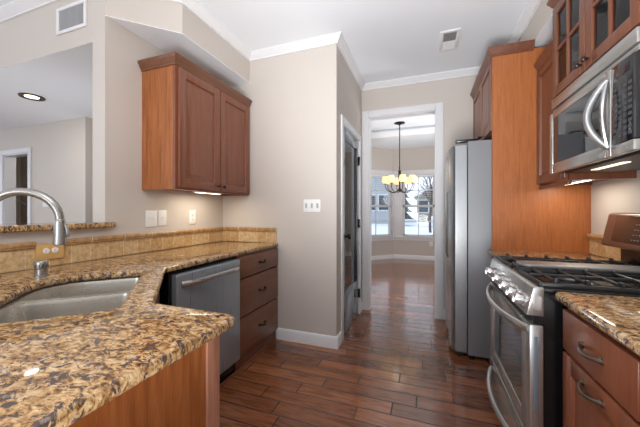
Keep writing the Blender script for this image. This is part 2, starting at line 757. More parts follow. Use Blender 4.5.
# soffits
b = B()
b.prism([(XL, YP, ZS), (XS, YP + .32, ZS), (XS, YF, ZS), (XL, YF, ZS)], (0, 0, ZC - ZS))
struct(b.build('ceiling_soffit_left', M['wall']))
b = B().plate([(XL, YP), (XS, YP + .32), (XS, YF), (XL, YF)], [], ZS - .004, ZS)
struct(b.build('ceiling_soffit_left_underside', M['ceiling']))
b = B().box(XSR, XR, -1.2, YB, ZS, ZC)
struct(b.build('ceiling_soffit_right', M['wall']))
b = B().box(XSR, XR, -1.2, YB, ZS - .004, ZS)
struct(b.build('ceiling_soffit_right_underside', M['ceiling']))

# crown moulding
CROWN = [(0, ZC), (.058, ZC), (.058, ZC - .010), (.046, ZC - .020), (.030, ZC - .040), (.014, ZC - .052), (.014, ZC - .064), (0, ZC - .064)]
crown_path = [(1.0, YB), (XP, YB), (XP, YF), (XS, YF), (XS, YP + .32), (XL, YP), (-7.5, YP)]
b = B().sweep(CROWN, crown_path)
struct(b.build('trim_1', M['trim']))
b = B().sweep(CROWN, [(XSR, -1.2), (XSR, YB)])
struct(b.build('trim_2', M['trim']))

# baseboards
BASE = [(0, 0), (.016, 0), (.016, .085), (.010, .098), (.006, .105), (0, .105)]
b = B().sweep(BASE, [(XP, D0 - .066), (XP, YF), (-1.325, YF)])
struct(b.build('baseboard_left', M['trim']))
b = B().sweep(BASE, [(.34, YB), (O1 + .078, YB)])
b.sweep(BASE, [(O0 - .078, YB), (XP, YB), (XP, D1 + .066)])
struct(b.build('baseboard_back', M['trim']))

# cased opening
b = B()
for y0, y1 in ((YB - .018, YB), (YB + .12, YB + .138)):
    b.box(O0 - .076, O0 + .004, y0, y1, 0, OZ + .07, .004)
    b.box(O1 - .004, O1 + .076, y0, y1, 0, OZ + .07, .004)
    b.box(O0 + .004, O1 - .004, y0, y1, OZ - .004, OZ + .07, .004)
b.box(O0 - .001, O0 + .014, YB, YB + .12, 0, OZ)
b.box(O1 - .014, O1 + .001, YB, YB + .12, 0, OZ)
b.box(O0, O1, YB, YB + .12, OZ - .014, OZ + .001)
struct(b.build('trim_3', M['trim']))

# pantry door casing
b = B()
b.box(XP, XP + .016, D0 - .062, D0 + .004, 0, DZ + .062, .004)
b.box(XP, XP + .016, D1 - .004, D1 + .062, 0, DZ + .062, .004)
b.box(XP, XP + .016, D0 + .004, D1 - .004, DZ - .004, DZ + .062, .004)
b.box(XP - .1, XP, D0 - .001, D0 + .012, 0, DZ)
b.box(XP - .1, XP, D1 - .012, D1 + .001, 0, DZ)
b.box(XP - .1, XP, D0, D1, DZ - .012, DZ + .001)
struct(b.build('trim_4', M['trim']))

# pantry door
d = thing('door_1', (XP - .02, (D0 + D1) / 2, 0), 'slate grey glazed pantry door with black knob and hinges', 'door')
struct(d)
y0, y1 = D0 + .014, D1 - .014
xd0, xd1 = XP - .036, XP - .002
b = B()
b.box(xd0, xd1, y0, y0 + .095, .008, DZ - .014, .003)
b.box(xd0, xd1, y1 - .095, y1, .008, DZ - .014, .003)
b.box(xd0, xd1, y0 + .095, y1 - .095, .008, .42, .003)
b.box(xd0, xd1, y0 + .095, y1 - .095, DZ - .13, DZ - .014, .003)
b.build('door_frame', M['door_paint'], d)
B().box(XP - .022, XP - .012, y0 + .09, y1 - .09, .415, DZ - .125).build('glass_pane', M['door_glass'], d)
b = B()
b.box(XP - .006, XP + .004, y1 - .107, y1 - .093, .41, DZ - .12)
b.build('glazing_bead', M['black'], d)['label'] = 'black glazing bead beside the pane'
b = B()
b.lathe([(.032, 0), (.032, .007), (.012, .011), (.012, .036), (.026, .044), (.031, .058), (.024, .072), (0, .077)],
        (xd1, y0 + .055, .97), (1, 0, 0))
b.build('door_knob', M['black'], d)
for z in (.25, 1.07, 1.80):
    B().box(XP - .004, XP + .020, D1 - .030, D1 - .004, z - .05, z + .05, .003).build('hinge', M['black'], d)

# hall beyond the pass-through: wall with a closet opening
HZ = 2.335
FY = 2.285
HX0, HX1, HDZ = -5.48, -4.90, 1.99
b = B()
b.box(HX1, -3.785, FY, FY + .12, 0, HZ)
b.box(-8, HX0, FY, FY + .12, 0, HZ)
b.box(HX0, HX1, FY, FY + .12, HDZ, HZ)
b.box(-3.905, -3.785, FY + .12, 4.2, 0, HZ)
struct(b.build('wall_hall', M['wall_hall']))
b = B().box(-3.905, -2.07, 4.2, 4.3, 0, HZ)
struct(b.build('wall_hall_end', M['wall_hall']))
b = B()
b.box(HX1, HX1 + .058, FY - .018, FY, 0, HDZ + .058, .004)
b.box(HX0 - .058, HX0, FY - .018, FY, 0, HDZ + .058, .004)
b.box(HX0, HX1, FY - .018, FY, HDZ, HDZ + .058, .004)
b.box(HX1 - .015, HX1, FY, FY + .12, 0, HDZ)
b.box(HX0, HX0 + .015, FY, FY + .12, 0, HDZ)
b.box(HX0 + .015, HX1 - .015, FY, FY + .12, HDZ - .015, HDZ)
struct(b.build('trim_5', M['trim']))
b = B().box(-7.0, -3.91, 3.1, 3.2, 0, HZ)
b.box(-7.0, -6.9, FY + .12, 3.1, 0, HZ)
b.box(-4.5, -4.4, FY + .12, 3.1, 0, HZ)
struct(b.build('wall_closet', M['wall_hall']))
sh = B()
for k in range(9):
    sh.tube([(-6.85, 2.77 + k * .04, 1.56), (-4.52, 2.77 + k * .04, 1.56)], .004, 6)
sh.tube([(-6.85, 2.77, 1.52), (-4.52, 2.77, 1.52)], .007, 6)
for x in (-6.6, -6.1, -5.6, -5.1):
    sh.tube([(x, 2.77, 1.52), (x, 3.095, 1.28)], .007, 6)
tag(sh.build('wire_shelf', M['trim'], origin=(-5.7, 2.95, 1.54)), 'white wire shelf inside the dim hall closet', 'shelf')

# ------------------------------------------------------------------ breakfast nook
NZ0, NZ1 = 2.80, 2.92
NY = 7.65
bay = [(-1.95, YB + .12), (-1.95, 6.45), (-.75, NY), (.45, NY), (1.65, 6.45), (1.65, YB + .12)]


def wall_seg(b, p, q, z0, z1, th=.14, s0=0.0, s1=None):
    """a wall piece along p->q between distances s0 and s1, thickened outward (left of travel = outside)."""
    p, q = Vector((*p, 0)), Vector((*q, 0))
    dirv = (q - p).normalized()
    L = (q - p).length
    s1 = L if s1 is None else s1
    n = Vector((-dirv.y, dirv.x, 0))
    a, c2 = p + dirv * s0, p + dirv * s1
    pts = [a, c2, c2 + n * th, a + n * th]
    b.prism([(v.x, v.y, z0) for v in pts], (0, 0, z1 - z0))


WIN_Z0, WIN_Z1 = .57, 2.12
wins = []
nb = B()
for i in range(5):
    p, q = bay[i], bay[i + 1]
    L = (Vector(q) - Vector(p)).length
    if i in (1, 2, 3):
        wd = .76 if i == 2 else 1.16
        c0 = L / 2 - .02
        if i == 2:
            c0 = .60
        if i == 1:
            c0 = L - .06 - .46
            wd = .92
        s0, s1 = c0 - wd / 2, c0 + wd / 2
        wall_seg(nb, p, q, 0, NZ1, s1=s0)
        wall_seg(nb, p, q, 0, NZ1, s0=s1)
        wall_seg(nb, p, q, 0, WIN_Z0, s0=s0, s1=s1)
        wall_seg(nb, p, q, WIN_Z1, NZ1, s0=s0, s1=s1)
        wins.append((p, q, s0, s1))
    else:
        wall_seg(nb, p, q, 0, NZ1)
struct(nb.build('wall_nook', M['wall']))
# tray ceiling
b = B().plate([(-2.1, YB + .12), (-2.1, 7.0), (-.9, 7.9), (.6, 7.9), (1.8, 7.0), (1.8, YB + .12)],
              [[(-1.3, 4.3), (1.0, 4.3), (1.0, 6.2), (-1.3, 6.2)]], NZ0, NZ0 + .02)
b.box(-1.4, 1.1, 4.2, 6.3, NZ1, NZ1 + .04)
for x0, x1, yy0, yy1 in ((-1.32, -1.3, 4.28, 6.22), (1.0, 1.02, 4.28, 6.22), (-1.3, 1.0, 4.28, 4.3), (-1.3, 1.0, 6.2, 6.22)):
    b.box(x0, x1, yy0, yy1, NZ0 + .001, NZ1)
struct(b.build('ceiling_nook', M['ceiling']))
b = B().sweep([(0, NZ0 - .045), (.03, NZ0 - .045), (.03, NZ0 - .03), (.06, NZ0 + .03), (.075, NZ0 + .05), (.075, NZ0 + .07), (0, NZ0 + .07)], [(-1.3, 4.3), (1.0, 4.3), (1.0, 6.2), (-1.3, 6.2)], closed=True)
struct(b.build('trim_6', M['trim']))
inner = bay[:]
b = B()
b.sweep([(-o, z) for o, z in BASE], inner)
struct(b.build('baseboard_nook', M['trim']))

names = {0: ('window_1', 'left bay window beyond the doorway, on the angled wall'),
         1: ('window_2', 'middle bay window beyond the doorway, behind the chandelier'),
         2: ('window_3', 'bay window on the right angled wall of the nook')}
for i, (p, q, s0, s1) in enumerate(wins):
    P, Q = Vector((*p, 0)), Vector((*q, 0))
    dr = (Q - P).normalized()
    nin = Vector((dr.y, -dr.x, 0))         # into the room
    O = P + dr * s0
    wth = s1 - s0
    F = frame(O, dr, nin)
    t = thing(names[i][0], O + dr * wth / 2, names[i][1], 'window')
    struct(t)
    b = B(F)
    cs = .085
    cl, cr = {0: (.085, .055), 1: (.21, .085), 2: (.085, .085)}[i]
    b.box(-cl, 0, 0, .02, WIN_Z0 - .03, WIN_Z1 + .12, .004)
    b.box(wth, wth + cr, 0, .02, WIN_Z0 - .03, WIN_Z1 + .12, .004)
    b.box(0, wth, 0, .02, WIN_Z1, WIN_Z1 + .12, .004)
    b.box(-cl - .005, wth + cr + .005, -.01, .045, WIN_Z0 - .03, WIN_Z0, .004)
    b.box(-cl, wth + cr, 0, .018, WIN_Z0 - .10, WIN_Z0 - .03, .004)
    b.build('window_casing', M['trim'], t)
    b = B(F)
    for x0, x1 in ((0, .045), (wth - .045, wth)):
        b.box(x0, x1, -.10, -.02, WIN_Z0, WIN_Z1)
    for z0, z1 in ((WIN_Z0, WIN_Z0 + .05), (WIN_Z1 - .05, WIN_Z1), (1.315, 1.365)):
        b.box(0, wth, -.10, -.02, z0, z1)
    b.box(wth / 2 - .010, wth / 2 + .010, -.075, -.055, WIN_Z0, WIN_Z1)
    for z in (.96, 1.74):
        b.box(0, wth, -.075, -.055, z - .010, z + .010)
    b.build('sash', M['trim'], t)
    B(F).box(.03, wth - .03, -.068, -.062, WIN_Z0 + .02, WIN_Z1 - .02).build('glass_pane', M['glass'], t)
    if i < 2:
        bl = B(F)
        bl.box(.012, wth - .012, -.018, .012, WIN_Z1 - .045, WIN_Z1 - .003, .004)
        z = WIN_Z1 - .075
        while z > WIN_Z0 + .05:
            bl.box(.016, wth - .016, -.018, .014, z, z + .0022)
            z -= .047
        bl.box(.014, wth - .014, -.014, .012, WIN_Z0 + .012, WIN_Z0 + .03, .003)
        for x in (.12, wth - .12):
            bl.box(x - .0015, x + .0015, -.004, -.001, WIN_Z0 + .02, WIN_Z1 - .01)
        o = bl.build('window_blind', M['plate'], origin=O + dr * wth / 2 + Vector((0, 0, WIN_Z0)))
        tag(o, ('white slatted blind open in the left bay window' if i == 0 else
                'white slatted blind open in the middle bay window behind the chandelier'), 'blind')


def wall_plate(name, p, r, n, wd, ht, label, kind, cat, mat=None):
    """a switch or outlet plate centred at p."""
    F = frame(Vector(p), r, n)
    t = thing(name, Vector(p), label, cat)
    B(F).box(-wd / 2, wd / 2, 0, .006, -ht / 2, ht / 2, .002).build('cover_plate', mat or M['plate'], t)
    if kind.startswith('switch'):
        k = int(kind[6:])
        for j in range(k):
            x = (j - (k - 1) / 2) * wd / k
            sw = B(F).box(x - .010, x + .010, .005, .008, -.022, .022).box(x - .004, x + .004, .007, .016, -.002, .012, .001)
            sw.build('switch_toggle', M['slot_pale'] if k == 3 else M['plate'], t)
    elif kind.startswith('outlet'):
        k = int(kind[6:])
        for j in range(k):
            x = (j - (k - 1) / 2) * wd / k
            for z in (-.02, .02):
                o = B(F).box(x - .016, x + .016, .005, .008, z - .013, z + .013, .002).build('socket', M['plate'], t)
                B(F).box(x - .007, x - .004, .0075, .0085, z - .004, z + .007).box(x + .004, x + .007, .0075, .0085, z - .004, z + .007).build('slots', M['slot'], o)
    return t


wall_plate('wall_outlet', (.14, NY, .40), (1, 0, 0), (0, -1, 0), .075, .115, 'white outlet plate low under the middle bay window', 'outlet1', 'outlet')
wall_plate('light_switch', (-.968, YF, 1.263), (1, 0, 0), (0, -1, 0), .165, .115, 'white triple switch plate on the wall facing the camera', 'switch3', 'switch')
wall_plate('light_switch', (XL, 1.630, 1.157), (0, 1, 0), (1, 0, 0), .100, .124, 'white double plate under the left wall cabinet, leftmost of three', 'switch2', 'switch')
wall_plate('light_switch', (XL, 1.728, 1.160), (0, 1, 0), (1, 0, 0), .074, .120, 'white single plate under the left wall cabinet, middle of three', 'switch1', 'switch')
t = wall_plate('wall_outlet', (XL, 2.04, 1.160), (0, 1, 0), (1, 0, 0), .076, .120, 'white outlet with dark lower slot, nearest the wall corner under the cabinet', 'outlet1', 'outlet')
t = wall_plate('light_switch', (-4.54, FY, 1.325), (1, 0, 0), (0, -1, 0), .115, .115, 'white hall switch plate beyond the faucet arc', 'switch2', 'switch')

# return air grille on the header
t = thing('wall_vent', (-2.278, YP, 2.54), 'white louvred return vent high on the header wall', 'vent')
F = frame(Vector((-2.278, YP, 2.54)), (1, 0, 0), (0, -1, 0))
b = B(F)
W2, H2 = .155, .092
b.box(-W2, W2, 0, .012, H2 - .022, H2, .003).box(-W2, W2, 0, .012, -H2, -H2 + .022, .003)
b.box(-W2, -W2 + .022, 0, .012, -H2 + .022, H2 - .022, .003).box(W2 - .022, W2, 0, .012, -H2 + .022, H2 - .022, .003)
b.build('vent_frame', M['trim'], t)
b = B(F)
for k in range(22):
    x = -W2 + .028 + k * (2 * W2 - .056) / 21
    b.prism([(x - .004, .003, -H2 + .02), (x + .003, .009, -H2 + .02), (x + .0045, .009, -H2 + .02), (x - .0025, .003, -H2 + .02)], (0, 0, 2 * H2 - .04))
b.build('louvre', M['trim'], t)
B(F).box(-W2 + .02, W2 - .02, .0005, .002, -H2 + .02, H2 - .02).build('duct_screen', flat('duct_grey', (186, 186, 188), .7), t)

# ceiling register
t = thing('ceiling_vent', (.205, 2.855, ZC), 'white ceiling air register above the passage', 'vent')
b = B()
x0, x1, y0, y1 = .125, .285, 2.695, 3.015
b.box(x0, x1, y0, y0 + .03, ZC - .010, ZC, .003).box(x0, x1, y1 - .03, y1, ZC - .010, ZC, .003)
b.box(x0, x0 + .028, y0 + .03, y1 - .03, ZC - .010, ZC, .003).box(x1 - .028, x1, y0 + .03, y1 - .03, ZC - .010, ZC, .003)
b.build('vent_frame', M['trim'], t)
b = B()
for k in range(16):
    y = y0 + .038 + k * .0162
    s = -1 if y < 2.855 else 1
    b.prism([(x0 + .026, y, ZC - .003), (x0 + .026, y + s * .010, ZC - .009), (x0 + .026, y + s * .010 + .0012, ZC - .009), (x0 + .026, y + .0012, ZC - .003)], (x1 - x0 - .052, 0, 0))
b.build('louvre', M['trim'], t)
B().box(x0 + .02, x1 - .02, y0 + .02, y1 - .02, ZC - .0015, ZC - .0002).build('duct_screen', flat('duct_dark', (150, 150, 152), .7), t)

# recessed lamp in the hall ceiling
lp = Vector((-3.62, 1.71, 2.335))
t = thing('recessed_light', lp, 'lit recessed ceiling lamp with dark ring beyond the pass-through', 'lamp')
B().lathe([(.055, -.001), (.055, -.004), (.095, -.010), (.098, -.004), (.098, 0)], lp, n=32).build('trim_ring', M['bronze'], t)
B().lathe([(0, -.003), (.056, -.003)], lp, n=32).build('lens', M['lens'], t)
area_light('recessed_lamp_light', (0, 0, -.02), .1, 2.0, (1, .93, .82), parent=t)

# ------------------------------------------------------------------ left run: counter, ledge, backsplash


def uv(u, v):
    """corner sink axes: u points out to the room, v runs along the diagonal front."""
    return ((u - v) / math.sqrt(2), (u + v) / math.sqrt(2))


# rrect corner order: (x1,y1) (x0,y1) (x0,y0) (x1,y0) ; rounder towards the wall
hole_uv = rrect(-.575, -.188, 1.085, 1.735, [.035, .17, .10, .06], 7)
hole = [uv(u, v) for u, v in hole_uv]
outer = [(XL + .001, YF - .001), (-1.31, YF - .001), (-1.31, 1.182), (-.850, .722)]
# rounded end corner of the peninsula
outer += [(-.545, .722), (-.524, .714), (-.515, .694), (-.515, .04), (XL + .001, .04)]
b = B().plate(outer, [hole], CB, CT, .012, 4)
ctop = b.build('countertop', M['granite'], origin=(-1.4, 1.2, CB))
tag(ctop, 'brown speckled granite countertop around the sink and over the dishwasher', 'countertop')

# raised ledge on the half wall
b = B()
b.plate([(XL - .30, -.9), (XL + .055, -.9), (XL + .055, YP + .03), (XL + .040, YP + .048), (XL + .001, YP + .048), (XL + .001, YP - .001), (XL - .30, YP - .001)], [], 1.109, 1.143, .010, 3)
tag(b.build('bar_ledge', M['granite'], origin=(XL, .3, 1.108)), 'narrow granite ledge on the half wall behind the faucet', 'ledge')

RAIL = [(0, 1.016), (.016, 1.016), (.021, 1.022), (.021, 1.028), (.026, 1.034), (.026, 1.046), (.020, 1.054), (0, 1.054)]


def backsplash(path, label, tmat, rmat, breaks=None):
    x, y = path[0]
    t = thing('tile_backsplash', (x, y, CT), label, 'backsplash')
    B().sweep([(0, CT + .001), (.010, CT + .001), (.010, 1.016), (0, 1.016)], path).build('tile_row', tmat, t)
    for seg in (breaks or [path]):
        B().sweep(RAIL, seg).build('rail_moulding', rmat, t)
    return t


backsplash([(XL, YF - .011), (XL, -.3)], 'travertine tile backsplash along the left wall behind the sink', M['tile_y'], M['rail_y'],
           [[(XL, YF - .027), (XL, 1.056)], [(XL, .928), (XL, -.3)]])
backsplash([(-1.33, YF), (XL + .001, YF)], 'short tile backsplash at the counter end under the triple switch', M['tile_x'], M['rail_x'])

# outlet lying in the backsplash
t = thing('wall_outlet', (XL + .010, .992, 1.0), 'tan sideways outlet set in the backsplash under the spray head', 'outlet')
F = frame(Vector((XL + .010, .992, .999)), (0, 1, 0), (1, 0, 0))
B(F).box(-.063, .063, .0005, .012, -.048, .038, .003).build('cover_plate', M['tan_plate'], t)
for x in (-.020, .020):
    s = B(F).lathe([(.0155, 0), (.0155, .003), (.014, .0045), (0, .0045)], (x, .011, 0), (0, 1, 0), 20).build('socket', M['plate'], t)
    B(F).box(x - .007, x - .001, .0152, .0165, .004, .0065).box(x - .007, x - .001, .0152, .0165, -.0065, -.004).build('slots', M['slot'], s)

# sink
t = thing('kitchen_sink', (*uv(-.39, 1.4), .67), 'double bowl stainless sink set in the corner granite counter', 'sink')
vd0, vd1 = 1.425, 1.452
ou = [uv(u, v) for u, v in rrect(-.59, -.173, 1.07, 1.75, [.04, .17, .10, .06], 7)]
near = rrect(-.568, -.195, 1.092, vd0, [.035, .05, .095, .055], 7)
far = rrect(-.568, -.195, vd1, 1.728, [.030, .155, .05, .035], 7)
b = B().plate(ou, [[uv(*p) for p in near], [uv(*p) for p in far]], CB - .005, CB - .002)
b.build('sink_rim', M['sink'], t)


def bowl(loop, depth):
    cu = sum(p[0] for p in loop) / len(loop)
    cv = sum(p[1] for p in loop) / len(loop)
    rings = []
    for s, z in ((1, 0), (.985, -.015), (.97, -depth * .6), (.95, -depth + .04), (.91, -depth + .012), (.82, -depth), (.25, -depth - .004)):
        rings.append([(*uv(cu + (u - cu) * s, cv + (v - cv) * s), CB - .004 + z) for u, v in loop])
    return B().loft(rings, cap1=True), (cu, cv)


for loop, dp, nm in ((near, .20, 'deep near bowl'), (far, .18, 'smaller far bowl')):
    bb, (cu, cv) = bowl(loop, dp)
    o = bb.build('sink_bowl', M['sink'], t)
    o['label'] = nm
    B().lathe([(.042, 0), (.040, .003), (.030, .002), (0, -.001)], (*uv(cu, cv), CB - .008 - dp + .002), n=24).build('drain', M['chrome'], o)

# faucet
fb = Vector((*uv(-.652, 1.445), CT))
t = thing('kitchen_faucet', fb, 'tall brushed nickel gooseneck faucet with pull-down spray head', 'faucet')
du = Vector((1, 1, 0)).normalized()
B().lathe([(.032, 0), (.032, .006), (.026, .012), (.024, .11), (.020, .125), (.014, .13)], fb, n=28).build('faucet_body', M['nickel'], t)
path = []
R = .108
zc = .268
for k in range(5):
    path.append(fb + Vector((0, 0, .12 + (zc - .12) * k / 4)))
for k in range(1, 17):
    a = PI - PI * k / 16
    path.append(fb + du * (R + R * math.cos(a)) + Vector((0, 0, zc + R * math.sin(a))))
B().tube(path, .0145, 16).build('spout', M['nickel'], t)
tip = fb + du * (2 * R) + Vector((0, 0, zc))
o = B().lathe([(.0150, .004), (.0165, 0), (.0175, -.012), (.0215, -.085), (.0215, -.092), (.017, -.096), (0, -.096)], tip, n=24).build('spray_head', M['nickel'], t)
side = Vector((1, -1, 0)).normalized() * .3 + du * .95
side.normalize()
p = tip + side * .019
B().tube([p + Vector((0, 0, -.018)), p + side * .006 + Vector((0, 0, -.035)), p + side * .009 + Vector((0, 0, -.056)), p + side * .004 + Vector((0, 0, -.066))], [.004, .006, .007, .004], 10).build('spray_button', M['nickel'], o)
lv = Vector((-1, 1, 0)).normalized()
B().tube([fb + Vector((0, 0, .075)), fb + lv * .04 + Vector((0, 0, .08)), fb + lv * .10 + Vector((0, 0, .10))], [.012, .008, .006], 10).build('lever', M['nickel'], t)

# air gap and soap pump behind the sink
p = Vector((-1.685, .83, CT))
t = thing('air_gap_cap', p, 'small chrome air gap cap on the counter below the tan outlet', 'air gap')
B().lathe([(.029, 0), (.029, .004), (.023, .007), (.023, .038)], p, n=24).build('collar', M['nickel'], t)
B().lathe([(.0245, .034), (.0255, .036), (.0255, .066), (.022, .072), (0, .073)], p, n=24).build('cap', M['nickel'], t)
b = B()
for k in range(5):
    a = math.radians(-70 + k * 28)
    b.box(p.x + .0245 * math.cos(a) - .002, p.x + .0245 * math.cos(a) + .002, p.y + .0245 * math.sin(a) - .002, p.y + .0245 * math.sin(a) + .002, CT + .044, CT + .058)
b.build('vent_slots', M['slot'], t)
p = Vector((-1.845, .728, CT))
t = thing('soap_dispenser', p, 'dark nickel soap pump at the tile wall left of the air gap', 'soap dispenser')
B().lathe([(.030, 0), (.030, .008), (.020, .014), (.018, .10), (.013, .11), (.010, .14), (0, .142)], p, n=24).build('pump_body', M['nickel'], t)
B().tube([p + Vector((0, 0, .135)), p + Vector((.03, -.02, .145)), p + Vector((.075, -.05, .135))], [.009, .008, .006], 10).build('pump_spout', M['nickel'], t)

# ------------------------------------------------------------------ left base cabinets
t = thing('base_cabinet', (-.69, .38, 0), 'peninsula end cabinet with plain oak side under the near granite', 'cabinet')
B().box(-.582, -.566, .075, .680, .0, CB - .002).build('side_panel', M['oak'], t)
B().box(-.566, -.558, .640, .690, .0, CB - .002, .002).build('corner_stile', M['stile'], t)
B().box(-.86, -.584, .660, .678, .10, CB - .002).build('front_frame', M['cherry'], t)
o = raised_door(B(frame(Vector((-.82, .679, .12)), (1, 0, 0), (0, 1, 0))), .235, .72).build('door', M['cherry'], t)
B().box(XL + .01, -.584, .075, .09, 0, CB - .002).build('back_panel', M['oak'], t)
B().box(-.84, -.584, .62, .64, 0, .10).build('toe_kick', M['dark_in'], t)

t = thing('base_cabinet', (-1.2, .95, 0), 'diagonal corner cabinet below the sink', 'cabinet')
dv = Vector((-1, 1, 0)).normalized()
dn = Vector((1, 1, 0)).normalized()
A = Vector((-.874, .682, 0))
Bq = Vector((-1.335, 1.143, 0))
Ld = (Bq - A).length
F = frame(A, (Bq - A).normalized(), dn)
B(F).box(0, Ld, -.02, 0, .10, CB - .002).build('front_frame', M['cherry'], t)
for x in (.02, Ld / 2 + .003):
    d_ = raised_door(B(F @ Matrix.Translation((x, .001, .12))), Ld / 2 - .023, .56, .018).build('door', M['cherry'], t)
    kx = x + (Ld / 2 - .023) - .03 if x < .1 else x + .03
    knob(B(F), (kx, .019, .62), (0, 1, 0)).build('knob', M['bronze'], d_)
slab_front(B(F @ Matrix.Translation((.02, .001, .70))), Ld - .04, .15, .018).build('false_drawer', M['cherry'], t)
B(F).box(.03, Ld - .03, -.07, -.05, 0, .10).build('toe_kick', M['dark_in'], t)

# dishwasher
DY0, DY1 = 1.232, 1.828
t = thing('dishwasher', (-1.6, 1.53, 0), 'stainless dishwasher under the left counter, left of the drawers', 'dishwasher')
B().box(-1.90, -1.335, DY0, DY1, .10, CB - .012).build('tub', M['black'], t)
B().box(-1.335, -1.290, DY0 + .004, DY1 - .004, .115, CB - .022, .006, 3).build('door', M['steel_dish'], t)
B().box(-1.36, -1.345, DY0, DY1, 0, .10).build('kick_plate', M['black'], t)
b = B()
hy0, hy1 = DY0 + .035, DY1 - .025
n = 14
path = []
for k in range(n + 1):
    s = k / n
    out = .040 * min(1, math.sin(PI * s) * 2.2) ** .6 if 0 < s < 1 else 0
    path.append((-1.286 + out, hy0 + (hy1 - hy0) * s, .803))
b.tube(path, .0165, 12, flat_=(.55, 1))
b.build('handle', M['steel'], t)
b = B().box(-1.335, -1.318, DY0 - .025, DY0 - .002, .10, CB - .002).build('side_strip', M['black'], t)

# drawer unit
DR0, DR1 = 1.832, 2.440
t = thing('drawer_cabinet', (-1.6, 2.14, 0), 'cherry three drawer base cabinet beside the dishwasher', 'cabinet')
b = B()
b.box(-1.93, -1.335, DR0, DR0 + .016, .0, CB - .002).box(-1.93, -1.335, DR1 - .016, DR1, .0, CB - .002)
b.box(-1.93, -1.335, DR0 + .016, DR1 - .016, .10, .116).box(-1.94, -1.93, DR0, DR1, .1, CB - .002)
b.box(-1.355, -1.326, DR0, DR0 + .02, .10, CB - .002).box(-1.355, -1.326, DR1 - .02, YF - .002, .10, CB - .002)
for z in (.10, .395, .692, CB - .018):
    b.box(-1.355, -1.326, DR0 + .02, DR1 - .02, z, z + .016)
b.build('carcass', M['cherry_h'], t)
B().box(-1.352, -1.338, DR0 + .001, DR1, 0, .098).build('toe_kick', M['cherry_h'], t)
B().box(-1.338, -1.322, DY0, YF - .018, 0, .018, .005).build('shoe_moulding', M['cherry_r'], t)


def arch_pull(b, p, along, out, L=.09, r=.0055, proj=.026):
    p, al, ou_ = Vector(p), Vector(along), Vector(out)
    pts, rr = [], []
    for k in range(13):
        s = k / 12
        pts.append(p + al * ((s - .5) * L) + ou_ * (proj * math.sin(PI * s) ** .6) - Vector((0, 0, .008 * math.sin(PI * s))))
        rr.append(r * (1.5 if k in (0, 12) else 1.25 if k in (1, 11) else .9 + .35 * math.sin(PI * s)))
    b.tube(pts, rr, 10)
    for s in (-.5, .5):
        b.lathe([(r * 1.9, -.001), (r * 1.9, .004), (r * 1.2, .008)], p + al * (s * L), out, 14)
    return b


for z0, z1 in ((.112, .396), (.408, .692), (.704, CB - .016)):
    d_ = slab_front(B(frame(Vector((-1.325, DR0 + .008, z0)), (0, 1, 0), (1, 0, 0))), DR1 - DR0 - .010, z1 - z0, .020).build('drawer', M['cherry_h'], t)
    arch_pull(B(), (-1.304, (DR0 + DR1) / 2 + .02, (z0 + z1) / 2 + .005), (0, 1, 0), (1, 0, 0), .085).build('drawer_pull', M['bronze'], d_)

# ------------------------------------------------------------------ left wall cabinet
UY0, UY1 = 1.552, 2.452
UZ0, UZ1 = 1.368, 2.242
t = thing('wall_cabinet', (-1.78, 2.0, UZ0), 'two door cherry wall cabinet over the left counter', 'cabinet')
UX = -1.632
b = B().box(XL + .002, UX - .02, UY0, UY0 + .018, UZ0, UZ1)
b.build('side_panel', M['oak'], t)
b = B()
b.box(XL + .002, UX - .02, UY1 - .018, UY1, UZ0, UZ1).box(XL + .002, UX - .02, UY0 + .018, UY1 - .018, UZ0 + .015, UZ0 + .032)
b.box(XL + .002, UX - .02, UY0 + .018, UY1 - .018, UZ1 - .018, UZ1).box(XL + .002, XL + .008, UY0 + .018, UY1 - .018, UZ0 + .032, UZ1 - .018)
b.build('carcass', M['oak'], t)
b = B()
b.box(UX - .02, UX, UY0, UY0 + .032, UZ0, UZ1).box(UX - .02, UX, UY1 - .032, UY1, UZ0, UZ1)
b.box(UX - .02, UX, UY0 + .032, UY1 - .032, UZ0, UZ0 + .03).box(UX - .02, UX, UY0 + .032, UY1 - .032, UZ1 - .03, UZ1)
b.build('face_frame', M['cherry'], t)
ym = (UY0 + UY1) / 2
dw = ym - UY0 - .022
for y0, ky in ((UY0 + .018, UY0 + .018 + dw - .028), (ym + .004, ym + .032)):
    d_ = raised_door(B(frame(Vector((UX + .001, y0, UZ0 + .014)), (0, 1, 0), (1, 0, 0))), dw, UZ1 - UZ0 - .030, .019, .062).build('door', M['cherry'], t)
    knob(B(), (UX + .020, ky, UZ0 + .05), (1, 0, 0), .013).build('knob', M['bronze'], d_)
CC = [(-.01, 0), (.008, 0), (.010, .012), (.016, .018), (.026, .040), (.034, .050), (.036, .064), (-.01, .064)]


def cab_crown(path, z, name, mat, t):
    return B().sweep([(o, z + h) for o, h in CC], path).build(name, mat, t)


cab_crown([(UX, UY1), (UX, UY0), (XL + .002, UY0)], UZ1 - .008, 'crown_moulding', M['cherry_h'], t)

# under cabinet lamp
t = thing('under_cabinet_light', (-1.74, 2.0, UZ0 + .015), 'lit light bar under the left wall cabinet', 'lamp')
B().box(-1.775, -1.715, 1.86, 2.16, UZ0 - .002, UZ0 + .014, .003).build('housing', M['plate'], t)
B().box(-1.76, -1.73, 1.87, 2.15, UZ0 - .004, UZ0 - .002).build('lens', M['lens'], t)
area_light('under_cabinet_lamp_light', (-.01, .01, -.022), .07, 1.5, (1, .88, .70), .36, parent=t)

# ------------------------------------------------------------------ right side: fridge and its cabinet
t = thing('refrigerator', (.7, 3.07, 0), 'side by side stainless refrigerator with grey side beside the doorway', 'refrigerator')
RY0, RY1 = 2.640, 3.500
B().box(.330, 1.07, RY0, RY1, .035, 1.785, .004).build('body', M['gray_side'], t)


